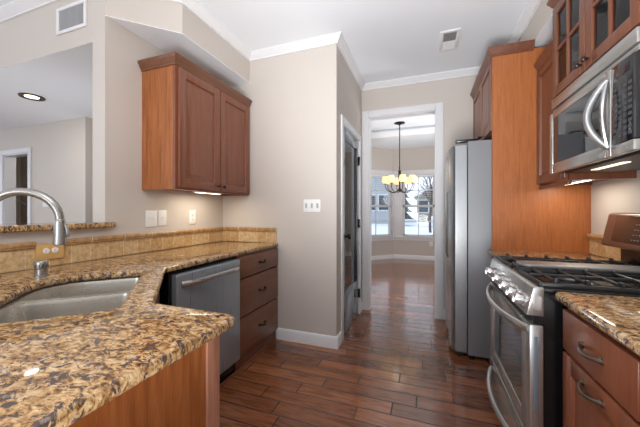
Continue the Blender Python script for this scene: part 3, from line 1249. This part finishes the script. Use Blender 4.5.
def bow_door(y0, y1):
    """door with a bowed front, seen from above."""
    pts = [(.322, y0), (.322, y1)]
    for k in range(13):
        s = k / 12
        y = y1 + (y0 - y1) * s
        e = min(s, 1 - s) * (y1 - y0)
        rnd = .014 * (1 - min(1, e / .02)) ** 2
        pts.append((.222 - .022 * math.sin(PI * s) + rnd, y))
    return pts


for y0, y1 in ((RY0, 3.02), (3.028, RY1)):
    d_ = B().prism([(x, y, .055) for x, y in bow_door(y0, y1)], (0, 0, 1.70)).build('door', M['steel_h'], t)
    hy = 2.985 if y0 < 2.9 else 3.063
    B().tube([(.206, hy, .78), (.194, hy, .81), (.194, hy, 1.37), (.206, hy, 1.40)], .008, 10).build('handle', M['steel_h'], d_)
    B().box(.24, .40, y0 + .01 if y0 < 2.9 else y1 - .07, y0 + .07 if y0 < 2.9 else y1 - .01, 1.786, 1.806, .006).build('hinge_cover', M['black'], t)
B().box(.34, .38, RY0 + .01, RY1 - .01, .0, .034).build('grille', M['black'], t)
b = B()
b.lathe([(.018, -.012), (.018, .012)], (.27, RY0 + .05, .018), (0, 1, 0), 16)
b.box(.25, .35, RY0 + .035, RY0 + .065, .028, .054)
b.build('foot', M['black'], t)

t = thing('refrigerator_cabinet', (.8, 3.05, 0), 'tall oak end panel with cherry cabinet above the refrigerator', 'cabinet')
B().box(.497, XR - .001, 2.600, 2.620, 0, 2.440).build('side_panel', M['oak_r'], t)
FX = .512
b = B()
b.box(FX, XR - .002, 2.621, 3.53, 1.850, 1.868).box(FX, XR - .002, 2.621, 3.53, 2.42, 2.438)
b.box(FX, XR - .002, 3.512, 3.53, 1.868, 2.42).box(XR - .01, XR - .002, 2.621, 3.512, 1.868, 2.42)
b.build('carcass', M['cherry'], t)
for y0, y1 in ((2.626, 3.072), (3.078, 3.526)):
    F = frame(Vector((FX - .001, y0, 1.858)), (0, 1, 0), (-1, 0, 0))
    d_ = raised_door(B(F), y1 - y0, .565, .020, .055).build('door', M['cherry'], t)
    knob(B(), (FX - .021, y1 - .03 if y0 < 3 else y0 + .03, 1.90), (-1, 0, 0), .012).build('knob', M['bronze'], d_)
cab_crown([(XSR - .002, 2.600), (.499, 2.600), (.497, 3.53)], 2.425, 'crown_moulding', M['cherry_d'], t)

# far counter piece with its cabinet
t = thing('base_cabinet', (.8, 2.36, 0), 'narrow base cabinet between the range and the refrigerator panel', 'cabinet')
b = B().box(.512, XR - .002, 2.125, 2.141, 0, CB - .002).box(.512, XR - .002, 2.582, 2.598, 0, CB - .002)
b.box(.512, XR - .002, 2.141, 2.582, .1, .116)
b.build('carcass', M['cherry'], t)
F = frame(Vector((.511, 2.13, .12)), (0, 1, 0), (-1, 0, 0))
raised_door(B(F), .463, .56).build('door', M['cherry'], t)
slab_front(B(frame(Vector((.511, 2.13, .70)), (0, 1, 0), (-1, 0, 0))), .463, .155).build('drawer', M['cherry'], t)
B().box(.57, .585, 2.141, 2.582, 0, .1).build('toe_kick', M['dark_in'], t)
b = B().plate([(.468, 2.123), (.462, 2.590), (.474, 2.599), (XR - .001, 2.599), (XR - .001, 2.123)], [], CB, CT, .010, 3)
tag(b.build('countertop', M['granite'], origin=(.8, 2.36, CB)), 'small granite counter between the range and the tall oak panel', 'countertop')

# near right counter and base cabinet
b = B().plate([(.500, 1.352), (.468, 1.346), (.459, 1.325), (.459, .10), (XR - .001, .10), (XR - .001, 1.352)], [], CB, CT, .012, 4)
tag(b.build('countertop', M['granite'], origin=(.8, .7, CB)), 'granite counter on the right, nearest the camera, before the range', 'countertop')
t = thing('base_cabinet', (.8, .72, 0), 'cherry base cabinet with two bronze pulls, right of the range', 'cabinet')
CX = .505
b = B().box(CX, XR - .002, 1.324, 1.340, 0, CB - .002).box(CX, XR - .002, .115, .131, 0, CB - .002)
b.box(CX, XR - .002, .131, 1.324, .1, .116).box(XR - .01, XR - .002, .131, 1.324, .116, CB - .002)
b.box(CX, CX + .02, 1.30, 1.324, .116, CB - .002).box(CX, CX + .02, .90, .945, .116, CB - .002).box(CX, CX + .02, .131, .16, .116, CB - .002)
b.box(CX, CX + .02, .16, 1.30, CB - .03, CB - .002).box(CX, CX + .02, .16, 1.30, .685, .71).box(CX, CX + .02, .16, 1.30, .116, .14)
b.build('carcass', M['cherry_r'], t)
B().box(.58, .595, .131, 1.324, 0, .1).build('toe_kick', M['dark_in'], t)
for y0, y1 in ((.922, 1.330), (.135, .915)):
    F = frame(Vector((CX - .001, y0, .703)), (0, 1, 0), (-1, 0, 0))
    d_ = slab_front(B(F), y1 - y0, .148, .020).build('drawer', M['cherry_r'], t)
    arch_pull(B(), (CX - .022, (y0 + y1) / 2, .778), (0, 1, 0), (-1, 0, 0), .112, .0056, .022).build('drawer_pull', M['pewter'], d_)
    F = frame(Vector((CX - .001, y0, .12)), (0, 1, 0), (-1, 0, 0))
    d_ = raised_door(B(F), y1 - y0, .572, .020, .062).build('door', M['cherry_r'], t)
    arch_pull(B(), (CX - .022, (y0 + y1) / 2, .655), (0, 1, 0), (-1, 0, 0), .112, .0056, .022).build('door_pull', M['pewter'], d_)

backsplash([(XR, .11), (XR, 2.599)], 'tile backsplash on the right wall behind the range', M['tile_y'], M['rail_y'],
           [[(XR, 2.13), (XR, 2.599)], [(XR, .11), (XR, 1.34)]])

# ------------------------------------------------------------------ range
t = thing('gas_range', (.75, 1.74, 0), 'stainless gas range with black grates between the right counters', 'range')
GY0, GY1 = 1.362, 2.117
B().box(.438, 1.075, GY0 + .003, GY1 - .003, .055, .895).build('body', M['black'], t)
b = B()
b.box(.408, 1.06, GY0, GY1, .896, .914, .004)
b.box(.42, 1.05, GY0 + .004, GY0 + .016, .914, .920).box(.42, 1.05, GY1 - .016, GY1 - .004, .914, .920)
b.build('cooktop', M['black'], t)
# slanted control console
prof = [(.437, .895), (.437, .916), (.412, .918), (.402, .910), (.378, .802), (.437, .802)]
o = B().prism([(x, GY0 - .001, z) for x, z in prof], (0, GY1 - GY0 + .002, 0), .003).build('control_console', M['steel'], t)
nrm = Vector((-(.910 - .802), 0, .402 - .378)).normalized()
B().prism([(.428, GY0 - .0025, .880), (.408, GY0 - .0025, .880), (.396, GY0 - .0025, .825), (.428, GY0 - .0025, .825)], (0, .002, 0)).build('end_cap', M['steel_x'], o)
for k, y in enumerate((1.425, 1.530, 1.655, 1.810, 2.000)):
    p = Vector((.3875, y, .846))
    kb = B().lathe([(.029, 0), (.029, .006), (.024, .009), (.023, .032), (.020, .037), (0, .038)], p + nrm * -.001, nrm, 24)
    q = p + nrm * .038
    kb.prism([(q.x - .002, y - .004, q.z - .020), (q.x - .002, y + .004, q.z - .020), (q.x - .001, y + .004, q.z + .018), (q.x - .001, y - .004, q.z + .018)], (-.006, 0, .001))
    kn = kb.build('knob', M['chrome'], t)
    if k == 0:
        B().lathe([(.010, 0), (.010, .0022), (0, .0025)], p + nrm * .0368 + Vector((.0026, .004, -.0115)), nrm, 14).build('indicator', M['red'], kn)['label'] = 'red dot on the knob face'
# vent louvres over the door
b = B().box(.405, .437, GY0 + .01, GY1 - .01, .768, .800)
b.build('vent_gap', M['black'], t)
b = B()
for k in range(3):
    b.box(.400, .408, GY0 + .03, GY1 - .03, .773 + k * .009, .776 + k * .009)
b.build('louvre', M['iron'], t)
# oven door
dr = B()
wy0, wy1, wz0, wz1 = GY0 + .11, GY1 - .11, .375, .665
DX0, DX1 = .390, .4365
dr.box(DX0, DX1, GY0 + .001, wy0, .302, .765, .004).box(DX0, DX1, wy1, GY1 - .001, .302, .765, .004)
dr.box(DX0, DX1, wy0, wy1, .302, wz0, .004).box(DX0, DX1, wy0, wy1, wz1, .765, .004)
od = dr.build('oven_door', M['steel_x'], t)
B().box(DX0 + .004, DX0 + .012, wy0 - .001, wy1 + .001, wz0 - .001, wz1 + .001).build('oven_window', M['black_glass'], od)
B().box(DX0 + .014, DX0 + .026, GY0 - .0008, GY0 + .002, .43, .72, .001).build('edge_vent', flat('grey_plastic', (110, 124, 134), .3), od)


def bow_handle(y0, y1, z, x0, depth, r, fl=(1, 1)):
    pts, rr = [], []
    for k in range(19):
        s = k / 18
        pts.append((x0 - depth * math.sin(PI * s) ** .75, y0 + (y1 - y0) * s, z - .010 * math.sin(PI * s)))
        rr.append(r)
    return B().tube(pts, rr, 12, flat_=fl)


bow_handle(GY0 + .02, GY1 - .02, .742, DX0 + .004, .062, .0165, (.75, 1)).build('oven_handle', M['steel'], od)
b = B().box(DX0 + .002, DX1, GY0 + .001, GY1 - .001, .075, .294, .006, 3)
dw_ = b.build('warming_drawer', M['steel_x'], t)
bow_handle(GY0 + .03, GY1 - .03, .225, DX0 + .006, .060, .0185, (.75, 1)).build('drawer_handle', M['steel'], dw_)
b = B().box(.46, 1.05, GY0 + .02, GY1 - .02, .0, .054)
b.build('base', M['black'], t)

# burners, grates, griddle
for (x, y, r) in ((.57, 1.50, .045), (.90, 1.50, .036), (.57, 1.98, .040), (.90, 1.98, .045)):
    B().lathe([(r + .012, 0), (r + .012, .006), (r, .009), (r, .016), (r * .8, .020), (0, .021)], (x, y, .914), n=24).build('burner', M['iron'], t)
for gy0, gy1 in ((GY0 + .012, 1.652), (1.828, GY1 - .012)):
    b = B()
    z0, z1 = .924, .938
    gx0, gx1 = .432, 1.035
    for y in (gy0, gy1):
        b.box(gx0, gx1, y - .006, y + .006, z0 - .006, z1 - .004, .003)
    for x in (gx0, gx1):
        b.box(x - .006, x + .006, gy0, gy1, z0 - .006, z1 - .004, .003)
    for k in range(6):
        x = gx0 + (k + .5) * (gx1 - gx0) / 6
        # arched bar running across the burner, rising from the frame
        pts = []
        for j in range(9):
            s = j / 8
            pts.append((x, gy0 + (gy1 - gy0) * s, z0 + .002 + .012 * min(1, math.sin(PI * s) * 2.5)))
        b.tube(pts, .0065, 8)
    ymid = (gy0 + gy1) / 2
    b.box(gx0, gx1, ymid - .0055, ymid + .0055, z0 + .004, z1 + .006, .003)
    for k in range(6):
        x = gx0 + (k + .5) * (gx1 - gx0) / 6
        for y, sg in ((gy0, 1), (gy1, -1)):
            b.prism([(x - .006, y, z1 - .006), (x - .006, y, z1 + .012), (x - .006, y + sg * .022, z1 + .012), (x - .006, y + sg * .034, z1 - .002)], (.012, 0, 0), .002)
    for x in (gx0, gx1):
        for y in (gy0, gy1):
            b.lathe([(.011, 0), (.008, .008)], (x, y, .9145), n=10)
    b.build('grate', M['iron'], t)
gp = rrect(.445, 1.03, 1.672, 1.808, .05, 6)
b = B().plate(gp, [], .942, .955, .003)
b.build('griddle', flat('griddle_plate', (150, 148, 146), .42, .55), t)
b = B()
for y in (1.662, 1.818):
    b.box(.44, 1.035, y - .005, y + .005, .922, .944, .003)
for x in (.445, 1.03):
    b.box(x - .005, x + .005, 1.668, 1.812, .914, .942, .003)
b.build('griddle_frame', M['iron'], t)

# backguard
b = B().box(1.035, 1.098, GY0 + .01, GY1 - .008, .915, 1.02)
bg_ = b.build('backguard', M['black'], t)
prof = [(.955, 1.020), (.952, 1.034), (.985, 1.196), (.998, 1.206), (1.06, 1.206), (1.098, 1.02)]
o = B().prism([(x, GY0, z) for x, z in prof], (0, GY1 - GY0, 0), .004).build('control_head', steel('wood_reflection_steel', (138, 116, 104), .3, 'y'), t)  # brown tone is the reflection of warm wood, put into the steel colour
# display inset on the slanted face
A0, A1 = Vector((.952, 0, 1.034)), Vector((.985, 0, 1.196))
dz_ = (A1 - A0)
nn = Vector((-dz_.z, 0, dz_.x)).normalized()
F = Matrix.Identity(4)
F.col[0][:3] = (0, 1, 0)
F.col[1][:3] = nn
F.col[2][:3] = dz_.normalized()
F.col[3][:3] = A0
LH = dz_.length
B(F).box(GY0 + .05, GY1 - .085, .0005, .003, .018, LH - .008, .001).build('display_panel', M['black_glass'], o)
b = B(F)
for r_ in range(4):
    for k in range(3):
        y = 1.865 - k * .022 - r_ * .003
        b.box(y - .005, y + .005, .003, .0036, .036 + r_ * .026, .0385 + r_ * .026)
for k in range(8):
    for r_ in range(2):
        y = 1.77 - k * .05
        b.box(y - .011, y + .011, .003, .0036, .05 + r_ * .05, .0525 + r_ * .05)
b.build('key_lettering', flat('legend_grey', (190, 186, 180), .5), o)

# ------------------------------------------------------------------ right wall cabinets and microwave
t = thing('wall_cabinet', (.96, 2.36, 1.40), 'single door cherry wall cabinet between the tall panel and the microwave', 'cabinet')
WX = .805
b = B().box(WX, XR - .002, 2.124, 2.142, 1.40, 2.26).box(WX, XR - .002, 2.580, 2.598, 1.40, 2.26)
b.box(WX, XR - .002, 2.142, 2.58, 1.415, 1.433).box(WX, XR - .002, 2.142, 2.58, 2.242, 2.26)
b.build('carcass', M['cherry_d'], t)
d_ = raised_door(B(frame(Vector((WX - .001, 2.132, 1.412)), (0, 1, 0), (-1, 0, 0))), .46, .84, .020, .06).build('door', M['cherry_d'], t)
knob(B(), (WX - .021, 2.16, 1.46), (-1, 0, 0), .013).build('knob', M['bronze'], d_)
B().box(WX - .005, WX + .014, 2.124, 2.598, 1.375, 1.40, .003).build('light_rail', M['cherry_d'], t)
cab_crown([(WX - .002, 2.124), (WX - .002, 2.598)], 2.25, 'crown_moulding', M['cherry_d'], t)

t = thing('under_cabinet_light', (.93, 2.33, 1.413), 'lit light bar under the cabinet left of the microwave', 'lamp')
B().box(.885, .945, 2.16, 2.52, 1.398, 1.413, .003).build('housing', M['plate'], t)
B().box(.90, .93, 2.17, 2.51, 1.396, 1.398).build('lens', M['lens'], t)
area_light('under_cabinet_lamp_light', (0, .0, -.022), .07, 1.1, (1, .90, .76), .32, parent=t)

# glass door cabinet over the microwave
GX = .742
Gz0, Gz1 = 1.885, 2.445
t = thing('glass_cabinet', (.93, 1.74, Gz0), 'glass door cherry cabinet above the microwave', 'cabinet')
b = B()
b.box(GX, XR - .002, 2.104, 2.120, Gz0, Gz1).box(GX, XR - .002, 1.362, 1.378, Gz0, Gz1)
b.box(GX, XR - .002, 1.378, 2.104, Gz0, Gz0 + .018).box(GX, XR - .002, 1.378, 2.104, Gz1 - .018, Gz1)
b.box(XR - .008, XR - .002, 1.378, 2.104, Gz0 + .018, Gz1 - .018)
b.box(GX, GX + .02, 1.728, 1.752, Gz0, Gz1)
b.build('carcass', M['cherry_d'], t)
B().box(GX + .03, XR - .01, 1.38, 2.102, 2.15, 2.166).build('shelf', M['cherry_d'], t)
for y0, y1 in ((1.745, 2.118), (1.364, 1.737)):
    F = frame(Vector((GX - .001, y0, Gz0 + .006)), (0, 1, 0), (-1, 0, 0))
    wd, hh, fr = y1 - y0, Gz1 - Gz0 - .03, .055
    b = B(F)
    b.box(0, fr, 0, .02, 0, hh, .003).box(wd - fr, wd, 0, .02, 0, hh, .003)
    b.box(fr, wd - fr, 0, .02, 0, fr, .003).box(fr, wd - fr, 0, .02, hh - fr, hh, .003)
    b.box(wd / 2 - .009, wd / 2 + .009, .003, .019, fr, hh - fr, .003)
    b.box(fr, wd - fr, .003, .019, hh / 2 - .009, hh / 2 + .009, .003)
    d_ = b.build('door', M['cherry_d'], t)
    B(F).box(fr - .004, wd - fr + .004, .005, .009, fr - .004, hh - fr + .004).build('glass_pane', M['cab_glass'], d_)
    ky = y0 + .028 if y0 > 1.6 else y1 - .028
    knob(B(), (GX - .021, ky, Gz0 + .045), (-1, 0, 0), .014).build('knob', M['bronze'], d_)
cab_crown([(GX - .002, 1.362), (GX - .002, 2.120), (XR - .01, 2.120)], Gz1 - .018, 'crown_moulding', M['cherry_d'], t)

# microwave
t = thing('microwave', (.92, 1.74, 1.43), 'stainless over the range microwave with curved handle', 'microwave')
MY0, MY1 = 1.366, 2.116
MX = .735
B().box(MX, XR - .005, MY0, MY1, 1.440, 1.880).build('body', M['black'], t)
b = B().box(MX - .020, MX - .001, MY0, MY1, 1.822, 1.879, .004)
b.build('vent_strip', M['steel'], t)
b = B().box(MX - .012, MX - .001, MY0 + .002, MY1 - .002, 1.795, 1.818, .002)
b.build('upper_band', M['steel'], t)
PY = 1.505
b = B()
b.box(MX - .030, MX - .001, MY1 - .045, MY1, 1.436, 1.790, .004)
b.box(MX - .030, MX - .001, PY, PY + .035, 1.436, 1.790, .004)
b.box(MX - .030, MX - .001, PY + .035, MY1 - .045, 1.436, 1.490, .004)
b.box(MX - .030, MX - .001, PY + .035, MY1 - .045, 1.758, 1.790, .004)
d_ = b.build('door', M['steel'], t)
B().box(MX - .026, MX - .018, PY + .034, MY1 - .044, 1.489, 1.759).build('door_window', M['black_glass'], d_)
# bowed strap handle with a slim upright behind it
b = B()
pts = []
for k in range(19):
    s = k / 18
    pts.append((MX - .030 - .052 * math.sin(PI * s) ** .8, PY + .016 + .038 * math.sin(PI * s), 1.476 + .272 * s))
b.tube(pts, .0145, 12)
b.tube([(MX - .032 - .022 * math.sin(PI * k / 12), PY + .014 - .012 * math.sin(PI * k / 12), 1.476 + .272 * k / 12) for k in range(13)], .010, 10)
b.build('handle', M['steel_h'], d_)
B().box(MX - .028, MX - .001, MY0, PY - .003, 1.478, 1.790, .004).build('control_panel', M['black_glass'], t)
B().box(MX - .029, MX - .001, MY0, PY - .003, 1.436, 1.476, .004).build('lower_trim', M['steel'], t)
b = B()
for r_ in range(9):
    for k in range(4):
        y = MY0 + .020 + k * .030
        z = 1.50 + r_ * .023
        b.box(MX - .0292, MX - .0278, y - .010, y + .010, z, z + .012)
b.build('keypad', flat('key_grey', (60, 63, 66), .4), t)
F = frame(Vector((MX - .028, (MY0 + PY) / 2, 1.752)), (0, 1, 0), (-1, 0, 0))
B(F).lathe([(.020, 0), (.020, .0015), (0, .002)], (0, 0, 0), (0, 1, 0), 20).box(-.045, .045, 0, .0015, -.016, .016, .0005).build('display', flat('display_plum', (44, 30, 34), .15), t)
b = B().box(MX + .03, XR - .06, MY0 + .05, MY1 - .05, 1.432, 1.440)
b.build('underside_filter', M['iron'], t)
o = B().box(.82, .85, 1.66, 1.92, 1.429, 1.432).build('cooktop_lamp', M['lens_dim'], t)
area_light('cooktop_lamp_light', (-.08, .02, -.010), .07, .35, (1, .94, .85), .30, parent=t)

# ------------------------------------------------------------------ chandelier
cp = Vector((-.462, 5.80, NZ1))
t = thing('chandelier', cp, 'bronze chandelier with lit amber shades hanging in the nook', 'chandelier')
B().lathe([(0, 0), (.10, 0), (.10, -.012), (.03, -.030), (.012, -.05), (0, -.05)], cp, n=28).build('canopy', M['bronze'], t)
B().tube([cp + Vector((0, 0, -.04)), cp + Vector((0, 0, -.85))], .0085, 8).build('chain_rod', M['bronze'], t)
zb = 1.68
B().lathe([(0, zb - .10), (.018, zb - .09), (.032, zb - .06), (.016, zb - .02), (.016, zb + .10), (.026, zb + .14), (.026, zb + .30), (.05, zb + .31), (.012, zb + .33), (.012, zb + .39)],
          (cp.x, cp.y, 0), n=20).build('hub', M['bronze'], t)
for k in range(8):
    a = 2 * PI * k / 8 + .28
    dx, dy = math.cos(a), math.sin(a)
    pts = []
    for s, z in ((.015, zb - .04), (.08, zb - .10), (.16, zb - .105), (.235, zb - .06), (.272, zb), (.272, zb + .06)):
        pts.append((cp.x + dx * s, cp.y + dy * s, z))
    arm = B().tube(pts, .007, 8)
    arm.lathe([(.026, zb + .055), (.028, zb + .062), (.010, zb + .066)], (cp.x + dx * .272, cp.y + dy * .272, 0), n=14)
    arm.build('arm', M['bronze'], t)
    B().lathe([(.050, zb + .075), (.072, zb + .10), (.066, zb + .15), (.052, zb + .205)], (cp.x + dx * .272, cp.y + dy * .272, 0), n=18).build('lamp_shade', M['shade'], t)
lp_ = bpy.data.lights.new('chandelier_glow', 'POINT')
lp_.energy = 1.5
lp_.color = (1, .92, .80)
lp_.shadow_soft_size = .12
lo = bpy.data.objects.new('chandelier_glow', lp_)
lo.parent = t
lo.location = (0, 0, -.92)
COL.objects.link(lo)

# ------------------------------------------------------------------ outside, seen through the bay windows
g = B()
g.box(-60, 60, 8.2, 90, -.2, .10)
struct(g.build('ground_snow', M['snow']))

siding = NT('grey_siding')
v = siding.coords((1, 1, 1))
sx = siding.n('ShaderNodeSeparateXYZ')
siding.l(v, sx.inputs[0])
fr_ = siding.math('FRACT', siding.math('DIVIDE', sx.outputs[2], .18))
siding.color(siding.ramp(fr_, [(0, srgb(120, 124, 128)), (.12, srgb(168, 172, 176)), (1, srgb(176, 180, 184))]))
siding.setp(rough=.8)
M['siding'] = siding.m
M['tan_siding'] = flat('tan_siding', (150, 140, 124), .8)
M['house_glass'] = flat('house_window', (50, 60, 72), .1)
M['bark'] = flat('bark', (74, 64, 58), .9)
M['needles'] = flat('needles', (66, 82, 72), .9)


def house(x0, x1, y0, y1, h, ridge, wallm, label, wins_):
    t = thing('house', ((x0 + x1) / 2, (y0 + y1) / 2, .1), label, 'house')
    xm = (x0 + x1) / 2
    b = B().box(x0, x1, y0, y1, .1, h)
    b.prism([(x0, y0 + .01, h), (x1, y0 + .01, h), (xm, y0 + .01, ridge)], (0, y1 - y0 - .02, 0))
    b.build('walls', wallm, t)
    b = B()
    ov = .5
    sl = (ridge - h) / (xm - x0)
    for s in (-1, 1):
        xe = x0 - ov if s < 0 else x1 + ov
        ze = h - sl * ov
        b.prism([(xe, y0 - ov, ze), (xm, y0 - ov, ridge), (xm, y0 - ov, ridge + .3), (xe, y0 - ov, ze + .3)], (0, y1 - y0 + 2 * ov, 0))
    b.build('roof', M['snow'], t)
    for (wx, wz, ww, wh) in wins_:
        f_ = B().box(wx - ww / 2 - .1, wx + ww / 2 + .1, y0 - .05, y0 + .02, wz - .1, wz + wh + .1).build('window_frame', M['trim'], t)
        B().box(wx - ww / 2, wx + ww / 2, y0 - .07, y0 - .05, wz, wz + wh).build('pane', M['house_glass'], f_)
    return t


house(-8.6, -2.2, 26, 33, 3.4, 5.6, M['siding'], 'grey sided house with snowy roof outside the left bay window', [(-4.6, 1.3, .9, 1.3), (-3.4, 1.3, .9, 1.3)])
house(-.6, 8.0, 32, 40, 2.9, 5.4, M['tan_siding'], 'tan house with snow covered roof outside the middle bay window', [(-.2, 1.1, 1.0, 1.2), (1.6, 1.1, 1.0, 1.2)])

# parked car with snow on it
t = thing('car', (2.2, 22, .1), 'white car parked in the snow outside the middle window', 'car')
prof = [(.25, .45), (.30, .80), (.9, .95), (1.5, 1.0), (2.1, 1.50), (3.5, 1.52), (4.2, 1.05), (4.4, .95), (4.45, .45)]
b = B().prism([(x, 21.2, z) for x, z in prof], (0, 1.7, 0), .05)
b.build('body', flat('white_car_paint', (225, 230, 236), .3), t)
B().prism([(1.65, 21.185, 1.03), (2.15, 21.185, 1.42), (3.42, 21.185, 1.42), (3.95, 21.185, 1.06)], (0, 1.73, 0)).build('side_window', M['house_glass'], t)
for x in (1.05, 3.55):
    for y in (21.25, 22.85):
        w_ = B().lathe([(.32, -.1), (.32, .1), (.2, .11), (0, .11)], (x, y, .42), (0, -1, 0), 20).build('wheel', M['black'], t)

# bare tree and an evergreen
t = thing('bare_tree', (.25, 16, .1), 'bare branched tree outside the middle bay window', 'tree')
b = B()
rt = random.Random(3)


def branch(p, d, L, r, depth):
    q = p + d * L
    b.tube([p, p + d * L * .5 + Vector((rt.uniform(-.05, .05), 0, .02)), q], [r, r * .85, r * .65], 6)
    if depth == 0:
        return
    for k in range(3):
        nd = (d + Vector((rt.uniform(-.9, .9), rt.uniform(-.5, .5), rt.uniform(-.25, .6)))).normalized()
        branch(p + d * L * (.55 + .2 * k), nd, L * .68, r * .6, depth - 1)


branch(Vector((.25, 16, .1)), Vector((.02, 0, 1)).normalized(), 1.5, .07, 4)
b.build('trunk_and_branches', M['bark'], t)

for (x, y, hgt, lab) in ((-1.65, 23, 4.4, 'evergreen outside, between the two houses'),):
    t = thing('evergreen_tree', (x, y, .1), lab, 'tree')
    B().tube([(x, y, .1), (x, y, 1.0)], .12, 8).build('trunk', M['bark'], t)
    b = B()
    for k in range(7):
        z = .6 + k * (hgt - .6) / 7
        r = .95 * (1 - k / 7.6)
        b.lathe([(r, z), (r * .75, z + .10), (0, z + hgt / 5)], (x, y, 0), n=11)
    b.build('crown', M['needles'], t)
